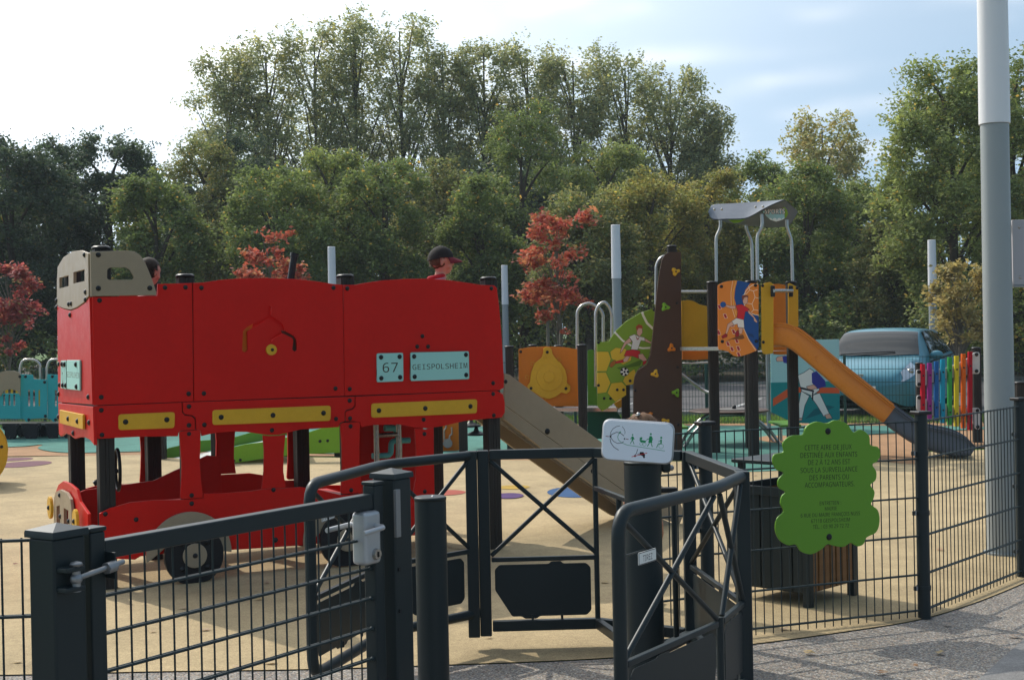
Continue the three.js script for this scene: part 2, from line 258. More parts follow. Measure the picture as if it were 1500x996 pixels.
{ // grass verge: blades, nobody could count them
  const r = mulberry(88), pos = [], col = [];
  for (let i = 0; i < 52000; i++) {
    const x = -17 + 33 * r(), z0 = x < 1 ? -22.1 + (x - 1) * .16 : -22.1 + (x - 1) * .27, z = z0 - .25 - r() * 1.75; const h = .03 + r() * .06, a = r() * 6.28, w = .008 + r() * .008, l = (r() - .5) * .07, m = (r() - .5) * .07;
    pos.push(x - Math.cos(a) * w, -.01, z - Math.sin(a) * w, x + Math.cos(a) * w, -.01, z + Math.sin(a) * w, x + l, h, z + m);
    const k = .6 + .8 * r(), c = r() < .15 ? [.30, .27, .08] : [.15, .27, .035]; for (let q = 0; q < 3; q++) col.push(c[0] * k, c[1] * k, c[2] * k);
  }
  const g = new THREE.BufferGeometry(); g.setAttribute('position', new THREE.Float32BufferAttribute(pos, 3)); g.setAttribute('color', new THREE.Float32BufferAttribute(col, 3)); g.computeVertexNormals();
  const m = add(scene, 'grass', g, M.grass); m.userData = { kind: 'stuff', label: 'short mown grass of the verge between play area and car park', category: 'grass' };
}
{ // a few fallen leaves blown over the rubber surface and the path
  const r = mulberry(733), pos = [], col = [];
  for (let i = 0; i < 130; i++) { const far = r(), x = -3.6 + 8 * r() * (1 + far), z = -5.2 - 10 * far * far - 1.2 * r(), s = .018 + .022 * r(), a = r() * 6.283, y = .011, c = r() < .5 ? [.30, .15, .05] : r() < .5 ? [.36, .24, .07] : [.20, .07, .04], p = (q, w, h) => [x + Math.cos(a + q) * w, y + h, z + Math.sin(a + q) * w]; pos.push(...p(0, s, .004), ...p(1.9, s * .6, .001), ...p(3.14, s, .006 * r()), ...p(0, s, .004), ...p(3.14, s, .006), ...p(4.4, s * .6, .008)); for (let q = 0; q < 6; q++) col.push(...c); }
  const g = new THREE.BufferGeometry(); g.setAttribute('position', new THREE.Float32BufferAttribute(pos, 3)); g.setAttribute('color', new THREE.Float32BufferAttribute(col, 3)); g.computeVertexNormals();
  const m = add(scene, 'fallen_leaves', g, M.grass); m.userData = { kind: 'stuff', label: 'small brown fallen leaves scattered over the ground', category: 'leaves' };
}
// ------------------------------------------------------------ fences, gates, bollards at the entrance
const wireG = (() => new THREE.CylinderGeometry(.0030, .0030, 1, 6))();
const railG = (() => new THREE.CylinderGeometry(.0045, .0045, 1, 6))();
function rod(parent, name, a, b, geo, mat) { const d = b.clone().sub(a), m = add(parent, name, geo, mat); m.position.copy(a).lerp(b, .5); m.scale.set(1, d.length(), 1); m.quaternion.setFromUnitVectors(V3(0, 1, 0), d.normalize()); return m; }
// a mesh panel in local coordinates: from x = 0 to x = L
function meshPanel(parent, L, levels, top, bottom, step = .05, z = 0) {
  for (const v of levels) { rod(parent, 'horizontal_wire', V3(0, v, z + .006), V3(L, v, z + .006), railG, M.wire); rod(parent, 'horizontal_wire', V3(0, v + (v === levels[0] ? -.001 : 0), z - .006), V3(L, v + (v === levels[0] ? -.001 : 0), z - .006), railG, M.wire); }
  const n = Math.floor((L - .01) / step), off = (L - n * step) / 2;
  for (let i = 0; i <= n; i++) rod(parent, 'vertical_wire', V3(off + i * step, bottom, z), V3(off + i * step, top, z), wireG, M.wire);
}
function fencePanel(a, b, label, o = {}) {               // a, b on the ground
  const d = b.clone().sub(a), L = d.length(), t = thing('mesh_fence', label, 'fence', a, Math.atan2(-d.z, d.x) * 180 / Math.PI, 'wire mesh fence panels');
  const top = 1.03; meshPanel(t, L, [top - .006, top - .2, top - .4, top - .6, top - .8, top - 1.0 + .015], top + .0, .012, .05, o.z || 0); return t;
}
function fencePost(p, label, h = 1.06) {
  const t = thing('fence_post', label, 'fence post', p, 0, 'round fence posts'); t.rotation.y = rad(20);
  add(t, 'shaft', cyl(.033, .033, h, 18), M.paint); add(t, 'post_cap', box(.082, .018, .082, 0, h + .008, 0, .006), M.black);
  for (const v of [.16, .55, .86]) { const c = add(t, 'clamp', merge([lathe([[.034, -.012], [.037, -.012], [.037, .012], [.034, .012]], 18), box(.03, .024, .014, -.046, 0, .0)]), M.paint, [0, v, 0]); add(c, 'clamp_bolt', cyl(.005, .005, .02, 8), M.galv, [-.05, -.01, .01]); }
  return t;
}
const fp1 = D(1033, 630, 6.62).setY(0), fp2 = G(1355, 906), fp3 = G(1499, 846), fp4 = fp3.clone().add(V3(.75, 0, -1.25));
const fpS = fp1.clone().add(V3(-.26, 0, .13));
fencePost(fp1, 'square capped fence post standing behind the angled gate cage'); fencePost(fp2, 'fence post to the right of the green cloud sign'); fencePost(fp3, 'fence post beside the tall white and grey lamp column');
fencePanel(fpS, fp1.clone().lerp(fpS, .14), 'short piece of wire mesh fence between the sign bollard and the first post');
fencePanel(fp1.clone().lerp(fp2, .03), fp2.clone().lerp(fp1, .025), 'wire mesh fence panel that carries the green cloud sign');
fencePanel(fp2.clone().lerp(fp3, .022), fp3.clone().lerp(fp2, .022), 'wire mesh fence panel between two posts in front of the lamp column');
fencePanel(fp3.clone().lerp(fp4, .022), fp4, 'wire mesh fence panel past the lamp column along the aggregate path');
// ---- swing gate at the entrance
const p1 = D(82, 775, 3.48).setY(0), p2 = D(573, 697, 4.63).setY(0), gd = p2.clone().sub(p1), gdeg = Math.atan2(-gd.z, gd.x) * 180 / Math.PI, gL = gd.length();
function gatePost(p, label, w, h) {
  const t = thing('gate_post', label, 'gate post', p, gdeg, 'square gate posts');
  add(t, 'shaft', box(w, h - .012, w, 0, (h - .012) / 2, 0, .008), M.paint);
  const a = w / 2 + .006, c = lathe([[.0001, .022], [a * 1.38, .006], [a * 1.414, 0], [a * 1.414, -.012], [.0001, -.012]], 4); c.rotateY(Math.PI / 4);
  add(t, 'post_cap', toCreasedNormals(c, .3), M.paint, [0, h, 0]); return t;
}
const gp1 = gatePost(p1, 'square dark gate post that carries the hinge', .10, 1.045), gp2 = gatePost(p2, 'square dark gate post with the silver strike plate', .095, 1.055);
add(gp2, 'strike_plate', box(.024, .16, .012, -.038, .93, .0525, .002), M.galv);
add(gp2, 'plug', cyl(.007, .007, .004, 10), M.black, [-.03, .74, .048], [Math.PI / 2, 0, 0]); add(gp2, 'plug', cyl(.007, .007, .004, 10), M.black, [-.03, .60, .048], [Math.PI / 2, 0, 0]);
{
  const g = thing('swing_gate', 'dark green swing gate of wire mesh with a silver lever lock', 'gate', p1, gdeg), x0 = .085, x1 = gL - .075, top = 1.0, bot = .09;
  add(g, 'stile', box(.05, top + .03 - bot, .05, x0 + .025, (top + .03 + bot) / 2, 0, .006), M.paint); add(g, 'stile', box(.05, top + .03 - bot, .05, x1 - .025, (top + .03 + bot) / 2, 0, .006), M.paint);
  for (const x of [x0 + .025, x1 - .025]) add(g, 'stile_cap', box(.056, .012, .056, x, top + .036, 0, .004), M.paint);
  add(g, 'top_rail', box(x1 - x0 - .1, .05, .042, (x0 + x1) / 2, top - .022, 0, .005), M.paint); add(g, 'bottom_rail', box(x1 - x0 - .1, .05, .042, (x0 + x1) / 2, bot + .03, 0, .005), M.paint);
  const L = x1 - x0 - .1, n = Math.round(L / .05);
  for (let i = 1; i < n; i++) rod(g, 'vertical_wire', V3(x0 + .05 + L * i / n, bot + .05, 0), V3(x0 + .05 + L * i / n, top - .045, 0), wireG, M.wire);
  for (let v = top - .145; v > .15; v -= .1) { rod(g, 'horizontal_wire', V3(x0 + .05, v, .006), V3(x1 - .05, v, .006), railG, M.wire); rod(g, 'horizontal_wire', V3(x0 + .05, v, -.006), V3(x1 - .05, v, -.006), railG, M.wire); add(g, 'wire_end', new THREE.SphereGeometry(.009, 8, 6), M.wire, [x1 - .052, v, .006]); }
  // hinge
  const hg = add(g, 'hinge_plate', box(.006, .07, .06, x0 + .052, .94, .03, .002), M.paint);
  add(g, 'hinge_pin', merge([bar(V3(0, .93, .075), V3(x0 + .085, .945, .05), .007, 10), bar(V3(x0 + .02, .937, .06), V3(x0 + .052, .94, .055), .016, 6), new THREE.SphereGeometry(.016, 12, 10).translate(-.002, .93, .075), cyl(.011, .011, .066, 12).translate(-.002, .897, .075), lathe([[.0001, .012], [.014, .008], [.018, 0], [.0001, 0]], 12).translate(-.002, .963, .075)]), M.galv);
  for (const v of [.955, .905]) add(g, 'hinge_bracket', box(.06, .012, .05, -.012, v, .062, .003), M.paint);
  // lock
  const lk = add(g, 'lock_case', box(.085, .175, .062, x1 - .078, .862, .012, .014), M.alu);
  const h1 = pipe(softPath([V3(x1 - .07, .90, .04), V3(x1 - .07, .90, .085), V3(x1 - .185, .893, .088)], .02), .0085, 10);
  add(lk, 'lever_handle', h1, M.alu); const h2 = pipe(softPath([V3(x1 - .07, .90, -.015), V3(x1 - .07, .90, -.06), V3(x1 - .19, .895, -.062)], .02), .0085, 10); add(lk, 'lever_handle', h2, M.alu);
  add(lk, 'lock_cylinder', cyl(.020, .017, .012, 16), M.steel, [x1 - .07, .808, .042], [Math.PI / 2, 0, 0]); add(lk, 'keyhole', box(.006, .018, .003, x1 - .07, .808, .0555, .001), M.bolt);
}
{ const a = p1.clone().add(V3(-.06, 0, .0)), b = a.clone().add(V3(-1.4, 0, .16)); fencePanel(b, a, 'wire mesh fence panel beside the hinge post of the gate'); }
// ---- bollards
const BOL = D(630, 733, 5.02).setY(0), PIV = D(941, 676, 5.9).setY(0);
function bollard(p, label, r, h) { const t = thing('bollard', label, 'bollard', p, 0); add(t, 'shaft', cyl(r, r, h - .008, 40), M.paint); add(t, 'cap', lathe([[.0001, .006], [r - .004, .006], [r + .001, .002], [r + .001, -.008], [.0001, -.008]], 40), M.paint, [0, h, 0]); const s = add(t, 'cap_screw', boltG, M.galv, [r * .2, h + .006, r * .2], [-Math.PI / 2, 0, 0]); s.scale.setScalar(.6); return t; }
bollard(BOL, 'thick round dark bollard standing against the gate latch post', .0585, .925);
const piv = bollard(PIV, 'thick round dark bollard that carries the white pictogram sign', .080, .955);
add(piv, 'sign_bracket', merge([box(.05, .12, .03, .06, .96, -.02), box(.04, .05, .04, .105, .93, -.03, .012)]), M.paint); add(piv, 'bracket_bolt', new THREE.SphereGeometry(.013, 10, 8), M.galv, [.128, .925, -.03]);
// ---- kissing gate cage
{
  const TOP = .96, tp = (px, py) => { const p = G(px, py, TOP); return V3(p.x, 0, p.z); };
  const T = [tp(905, 741), tp(1051, 706), tp(1087, 690), tp(1008, 661), tp(871, 656), tp(697, 660), tp(559, 674), tp(452, 702)];
  const c = T[4].clone().setY(0), k = thing('kissing_gate', 'dark green angled kissing gate cage with crossed braces and kick plates', 'kissing gate', c);
  const L = T.map(p => p.clone().sub(c)), at = (p, y) => V3(p.x, y, p.z);
  const arm = (pts, low) => { // a tube frame with rounded end: top run, end upright, bottom run
    const e = pts[pts.length - 1]; add(k, 'tube_frame', pipe(softPath([...pts.map(p => at(p, TOP - .022)), at(e, low), ...pts.slice(0, -1).reverse().map(p => at(p, low))], .085, 8), .0235, 14), M.paint);
  };
  arm([L[5], L[6], L[7]], .175); arm([L[2], L[1], L[0]], .12);
  const wall = (a, b, o = {}) => {
    const low = o.low || .09, mid = o.mid || .43, d = b.clone().sub(a), l = d.length(), u = d.clone().normalize(), A = a.clone().addScaledVector(u, o.i0 ?? .03), B = b.clone().addScaledVector(u, -(o.i1 ?? .03));
    if (o.rails) { add(k, 'top_rail', beam(at(A, TOP - .022), at(B, TOP - .022), .04, .046), M.paint); add(k, 'bottom_rail', beam(at(A, low + .02), at(B, low + .02), .04, .05), M.paint); }
    if (o.x !== false) {
      add(k, 'mid_rail', beam(at(A, mid), at(B, mid), .022, .022), M.paint);
      add(k, 'brace', bar(at(A, mid + .02), at(B, TOP - .05), .011, 8), M.paint); add(k, 'brace', bar(at(A, TOP - .05).add(V3(0, 0, .001)), at(B, mid + .02).add(V3(0, 0, .001)), .011, 8), M.paint);
      const w = A.distanceTo(B) - .03, y0 = low + .062, y1 = mid - .026, q = .022;
      let pts = [[.015 + q, y0], [w * .3, y0], [w * .3 + .012, y0 - .012], [w * .45, y0 - .012], [w * .45 + .012, y0], [w - q, y0], [w, y0 + q], [w, y1 - q], [w - q, y1], [w * .72, y1], [w * .70, y1 + .012], [w * .6, y1 + .012], [w * .58, y1], [.015 + q, y1], [.015, y1 - q], [.015, y0 + .12]];
      if (o.cut === 'left') pts = pts.map((p, i) => i === 0 ? [w * .2, y0] : i === 15 ? [.015, y0 + .13] : p).filter((p, i) => !(i >= 1 && i <= 0)); 
      const g = board(rnd(pts, .008, 2), .004, [], .001), m = new THREE.Matrix4().makeBasis(u, V3(0, 1, 0), u.clone().cross(V3(0, 1, 0))); m.setPosition(A.x, 0, A.z); g.applyMatrix4(m); add(k, 'kick_plate', g, M.paint);
      for (const t of [.38, .66]) add(k, 'plate_tab', beam(at(A.clone().lerp(B, t), low + .045), at(A.clone().lerp(B, t), y0 + .01).add(V3(.0001, 0, 0)), .012, .012), M.paint);
    }
  };
  const up = (p, w = .055, y0 = .065) => add(k, 'upright', (() => { const g = box(w, TOP - y0, w, 0, 0, 0, .005); return g; })(), M.paint, [p.x, (TOP + y0) / 2, p.z]);
  const uL = L[6].clone().sub(L[5]).normalize(), uR = L[4].clone().sub(L[5]).normalize();
  up(L[5].clone().addScaledVector(uL, .033)); up(L[5].clone().addScaledVector(uR, .033)); up(L[2], .055, .045); up(L[3], .055);
  add(k, 'upright', bar(at(L[4], .09), at(L[4], TOP - .05), .013, 8), M.paint);
  wall(L[5], L[4], { rails: 1, i0: .065, i1: .0, cut: 'left' }); wall(L[3], L[2], { rails: 1 });
  wall(L[4], L[3], { rails: 1, x: false, i0: 0 });
  wall(L[6], L[5], { low: .175, mid: .48, i1: .06 }); wall(L[7], L[6], { low: .175, mid: .48 }); wall(L[2], L[1], { low: .12, mid: .44 }); wall(L[1], L[0], { low: .12, mid: .44 });
  add(k, 'upright', bar(at(L[6], .175), at(L[6], TOP - .03), .012, 8), M.paint); add(k, 'upright', bar(at(L[1], .12), at(L[1], .46), .014, 8), M.paint);
  // inner rail that ties the cage to the bollard, with its two thin uprights
  const pv = PIV.clone().sub(c), q1 = L[4].clone().lerp(pv, .52), q2 = L[3].clone().lerp(pv, .34);
  add(k, 'inner_rail', beam(at(L[4], .765), at(pv.clone().lerp(L[4], .16), .765), .022, .022), M.paint); add(k, 'inner_rail', beam(at(L[4], .11), at(pv.clone().lerp(L[4], .16), .11), .035, .045), M.paint);
  add(k, 'inner_rail', beam(at(L[3], .765), at(pv.clone().lerp(L[3], .2), .765), .022, .022), M.paint); add(k, 'inner_rail', beam(at(L[3], .11), at(pv.clone().lerp(L[3], .2), .11), .035, .045), M.paint);
  add(k, 'upright', bar(at(q1, .12), at(q1, .76), .013, 8), M.paint); add(k, 'upright', bar(at(q2, .12), at(q2, .76), .013, 8), M.paint);
  add(k, 'latch', box(.09, .022, .05, q2.x - .03, .80, q2.z, .008), M.black);
  add(k, 'foot_bracket', merge([box(.10, .05, .06, 0, 0, 0, .012), box(.07, .045, .05, -.02, -.04, .01, .01)]), M.black, [L[0].x - .06, .07, L[0].z + .01]); add(k, 'foot_bracket', merge([box(.06, .05, .08, 0, 0, 0, .012), box(.05, .055, .06, .0, -.03, .01, .01)]), M.black, [L[2].x - .05, .09, L[2].z - .02]);
  // push and pull plates
  const plate = (txt, a, b, t, y, off) => {
    const tex = canvasTex(256, 84, (x, w, h) => { x.fillStyle = '#d9d9d4'; x.fillRect(0, 0, w, h); x.strokeStyle = '#333'; x.lineWidth = 5; x.strokeRect(4, 4, w - 8, h - 8); x.fillStyle = '#3a3a3c'; x.font = '56px sans-serif'; x.textAlign = 'center'; x.textBaseline = 'middle'; x.save(); x.translate(w / 2, h / 2 + 4); const m = x.measureText(txt).width; if (m > w - 34) x.scale((w - 34) / m, 1); x.fillText(txt, 0, 0); x.restore(); });
    const u = b.clone().sub(a).normalize(), pos = a.clone().lerp(b, t); let n = V3(-u.z, 0, u.x); if (n.dot(camera.position.clone().sub(pos.clone().add(c))) < 0) n.negate();
    const g = fitUV(board(rnd([[-.062, -.021], [.062, -.021], [.062, .021], [-.062, .021]], .004), .004, [], .0008), -.062, -.021, .062, .021), m = add(k, 'lettered_plate', g, std(0xffffff, .45, { map: tex })); m.position.set(pos.x + n.x * off, y, pos.z + n.z * off); m.rotation.y = Math.atan2(n.x, n.z);
    return m;
  };
  plate('TIREZ', L[0], L[1], .20, .775, .026).userData.label = 'pale plate lettered TIREZ'; plate('POUSSEZ', L[7], L[6], .16, .80, .026).userData.label = 'pale plate lettered POUSSEZ';
  for (const [a, b, y] of [[L[0], L[1], .78], [L[7], L[6], .80]]) { const u = b.clone().sub(a).normalize(); add(k, 'plate_holder', beam(at(a.clone().addScaledVector(u, .01), y + .012), at(a.clone().addScaledVector(u, .2), y + .012), .004, .006), M.paint); }
}
// ---- white pictogram sign on the bollard
{
  const c = D(934, 647, 5.78), t = thing('pictogram_sign', 'white rounded sign with green walker, pram and wheelchair pictograms and struck out moped', 'sign', V3(c.x, c.y, c.z), 0);
  t.rotation.set(0, rad(-12), rad(-4.2));
  const w = .148, h = .083, o = rnd([[-w, -h], [w, -h], [w, h], [-w, h]], .035, 8);
  const tex = canvasTex(1024, 574, (x, W, H) => {
    x.fillStyle = '#dfe4ea'; x.fillRect(0, 0, W, H); const X = v => (v - 110) / 1040 * W, Y = v => (v - 175) / 600 * H + 12;
    const P = (pts, col, lw, close) => { x.strokeStyle = col; x.lineWidth = lw; x.lineCap = 'butt'; x.lineJoin = 'round'; x.beginPath(); pts.forEach(([a, b], i) => i ? x.lineTo(X(a), Y(b)) : x.moveTo(X(a), Y(b))); if (close) { x.closePath(); x.fillStyle = col; x.fill(); } else x.stroke(); };
    const dot = (a, b, r, col) => { x.fillStyle = col; x.beginPath(); x.arc(X(a), Y(b), r, 0, 7); x.fill(); }; const ring = (a, b, r, col, lw) => { x.strokeStyle = col; x.lineWidth = lw; x.beginPath(); x.arc(X(a), Y(b), r, 0, 7); x.stroke(); };
    const bk = '#1d1a1c', gr = '#0c8a52';
    P([[356, 238], [300, 255], [255, 290], [225, 340], [215, 400]], bk, 7); P([[388, 245], [420, 280], [437, 320], [436, 360]], bk, 6); P([[215, 440], [235, 510], [280, 570], [355, 612]], bk, 9);
    P([[425, 388], [370, 348], [310, 340], [240, 378], [222, 410]], bk, 9); P([[225, 425], [270, 480], [330, 510], [390, 500], [425, 475]], bk, 8); P([[150, 412], [200, 415]], '#7a3b3b', 10); P([[455, 432], [495, 436]], '#7a3b3b', 10); dot(222, 413, 15, bk); dot(435, 432, 12, bk);
    P([[376, 325], [342, 368], [330, 410], [345, 455], [395, 495], [480, 525], [700, 543], [1045, 574]], gr, 7); P([[376, 320], [350, 332], [358, 360]], gr, 8, true);
    dot(553, 362, 11, gr); P([[545, 385], [562, 385], [574, 440], [560, 440], [560, 450], [546, 450], [540, 440]], gr, 4, true); P([[545, 392], [524, 432]], gr, 9); P([[562, 392], [583, 430]], gr, 9); P([[550, 448], [524, 503]], gr, 10); P([[558, 448], [582, 505]], gr, 10);
    dot(823, 332, 14, gr); P([[808, 362], [838, 362], [852, 465], [792, 465]], gr, 4, true); P([[810, 368], [800, 410], [770, 416]], gr, 9); P([[836, 368], [856, 405], [846, 430]], gr, 9); P([[812, 465], [780, 525]], gr, 11); P([[832, 465], [856, 525]], gr, 11);
    P([[658, 430], [760, 440], [748, 470], [685, 468], [664, 450]], gr, 4, true); P([[660, 425], [664, 398], [690, 388], [702, 398], [690, 430]], gr, 4, true); P([[755, 440], [785, 408]], gr, 6); ring(687, 492, 22, gr, 4); ring(737, 496, 24, gr, 4);
    dot(980, 376, 15, gr); P([[966, 405], [992, 405], [992, 475], [940, 478], [940, 465], [972, 460]], gr, 4, true); P([[970, 425], [938, 440]], gr, 8); P([[942, 470], [918, 535]], gr, 11); ring(985, 505, 34, gr, 4);
    P([[640, 575], [625, 640], [600, 680], [650, 670], [700, 660], [740, 690], [752, 660], [725, 618], [680, 622], [675, 645], [640, 650]], bk, 8); P([[675, 620], [722, 620], [750, 660], [740, 690], [700, 670], [672, 650]], bk, 3, true); dot(740, 690, 15, bk); dot(604, 684, 15, bk); P([[555, 700], [785, 625]], '#c01c24', 10);
  });
  add(t, 'sign_face', fitUV(board(o, .003, [], .0008), -w, -h, w, h), std(0xffffff, .35, { map: tex }));
  const rim = board(rnd([[-w - .006, -h - .006], [w + .006, -h - .006], [w + .006, h + .006], [-w - .006, h + .006]], .04, 8), .022, [], .006); rim.translate(0, 0, -.0035); add(t, 'sign_rim', rim, M.alu);
}
// ---- green cloud sign on the fence
{
  const d = fp2.clone().sub(fp1), deg = Math.atan2(-d.z, d.x) * 180 / Math.PI, fr = new Frame(fp1, deg), z = .034, K = crop(1080, 580, 2.395);
  const out = fr.list(curve(K([[232, 135], [245, 108], [280, 90], [318, 96], [345, 85], [388, 98], [410, 128], [435, 118], [465, 140], [470, 172], [497, 180], [504, 210], [490, 232], [476, 240], [490, 265], [488, 295], [470, 312], [484, 335], [480, 362], [472, 380], [495, 400], [502, 440], [490, 478], [455, 498], [445, 520], [425, 528], [400, 516], [375, 530], [340, 526], [320, 520], [298, 538], [260, 556], [225, 545], [208, 522], [180, 524], [150, 505], [136, 470], [142, 430], [165, 405], [154, 378], [160, 350], [172, 338], [148, 322], [146, 295], [165, 270], [140, 258], [126, 228], [132, 206], [165, 196], [162, 165], [190, 140], [215, 138]]), 200, true), z);
  const b = bbox(out), u0 = (b[0] + b[2]) / 2, v0 = (b[1] + b[3]) / 2, loc = out.map(p => [p[0] - u0, p[1] - v0]), w = b[2] - b[0], h = b[3] - b[1];
  const pos = fr.o.clone().addScaledVector(fr.x, u0).addScaledVector(fr.n, z).setY(v0);
  const t = thing('cloud_sign', 'green cloud shaped rules sign with black French lettering on the mesh fence', 'sign', pos, deg);
  const tex = canvasTex(1024, Math.round(1024 * h / w), (x, W, H) => {
    x.fillStyle = '#66962a'; x.fillRect(0, 0, W, H); const r = mulberry(9); for (let i = 0; i < 5000; i++) { x.fillStyle = r() < .5 ? 'rgba(40,70,0,.05)' : 'rgba(220,255,160,.05)'; x.fillRect(r() * W, r() * H, 3, 3); }
    x.fillStyle = '#16200f'; x.textAlign = 'center'; x.textBaseline = 'middle';
    const row = (s, cx, y, wd, sz) => { x.font = sz + 'px sans-serif'; const m = x.measureText(s).width; x.save(); x.translate((cx - 126) / 378 * W, (y - 85) / 471 * H); x.rotate(.03); x.scale(wd / 378 * W / m, 1); x.fillText(s, 0, 0); x.restore(); };
    row('CETTE AIRE DE JEUX', 318, 180, 166, 56); row('DESTINÉE AUX ENFANTS', 320, 207, 202, 56); row('DE 2 À 12 ANS EST', 320, 233, 150, 56); row('SOUS LA SURVEILLANCE', 320, 260, 202, 56); row('DES PARENTS OU', 320, 287, 142, 56); row('ACCOMPAGNATEURS.', 322, 313, 176, 56);
    row('ENTRETIEN :', 322, 379, 78, 42); row('MAIRIE', 323, 399, 44, 40); row('6 RUE DU MAIRE FRANÇOIS NUSS', 322, 420, 210, 42); row('67118 GEISPOLSHEIM', 322, 441, 138, 42); row('TÉL. : 03 90 29 72 72', 323, 462, 128, 42);
  });
  add(t, 'board', fitUV(board(loc, .012, [], .002), -w / 2, -h / 2, w / 2, h / 2), std(0xffffff, .42, { map: tex, bumpMap: tiled(peelT, .35), bumpScale: .0004 }));
  for (const q of K([[320, 124], [324, 495]])) { const [u, v] = fr.uv(q[0], q[1], z); const bb = add(t, 'bolt', boltG, M.bolt, [u - u0, v - v0, 0]); bb.scale.setScalar(1.35); add(t, 'clamp', box(.05, .05, .018, u - u0, v - v0, -.0275, .004), M.black); }
}
// ---- litter bin behind the sign
{
  const A = G(1187, 893), fr = new Frame(A, 40), S = .47, t = thing('litter_bin', 'square litter bin with a brown slatted side and dark lid behind the mesh fence', 'litter bin', A, 45);
  const leg = (x, z) => add(t, 'leg', box(.045, .74, .045, x, .37, z, .006), M.paint);
  leg(.022, -.022); leg(S, -.022); leg(.022, -S); leg(S, -S);
  for (let i = 0; i < 7; i++) { const x = .052 + i * (S - .06) / 7 + .022; add(t, 'slat', box(.044, .52, .018, x, .345, -.014, .004), M.wood); add(t, 'slat', box(.044, .52, .018, x, .345, -S, .004), M.wood); }
  for (let i = 0; i < 6; i++) { const z = -.056 - i * (S - .06) / 6 - .02; add(t, 'slat', box(.016, .52, .062, .012, .345, z, .004), M.paint); add(t, 'slat', box(.016, .52, .062, S + .012, .345, z, .004), M.paint); }
  add(t, 'liner', box(S - .06, .5, S - .06, S / 2 + .012, .35, -S / 2 - .01, .01), M.black); add(t, 'base_plate', box(S - .02, .02, S - .04, S / 2 + .012, .085, -S / 2 - .01), M.paint);
  add(t, 'rim', merge([box(S + .03, .05, .02, S / 2 + .011, .622, -.002), box(S + .03, .05, .02, S / 2 + .011, .622, -S - .012), box(.02, .05, S - .03, .0, .622, -S / 2 - .01), box(.02, .05, S - .03, S + .022, .622, -S / 2 - .01)]), M.paint);
  add(t, 'roof', box(S + .05, .022, S + .03, S / 2 + .011, .78, -S / 2 - .008, .008), M.paint);
  for (const [x, z] of [[.03, -.03], [S - .01, -.03], [.03, -S + .02], [S - .01, -S + .02]]) add(t, 'roof_bracket', box(.035, .13, .035, x, .706, z, .004), M.paint);
}
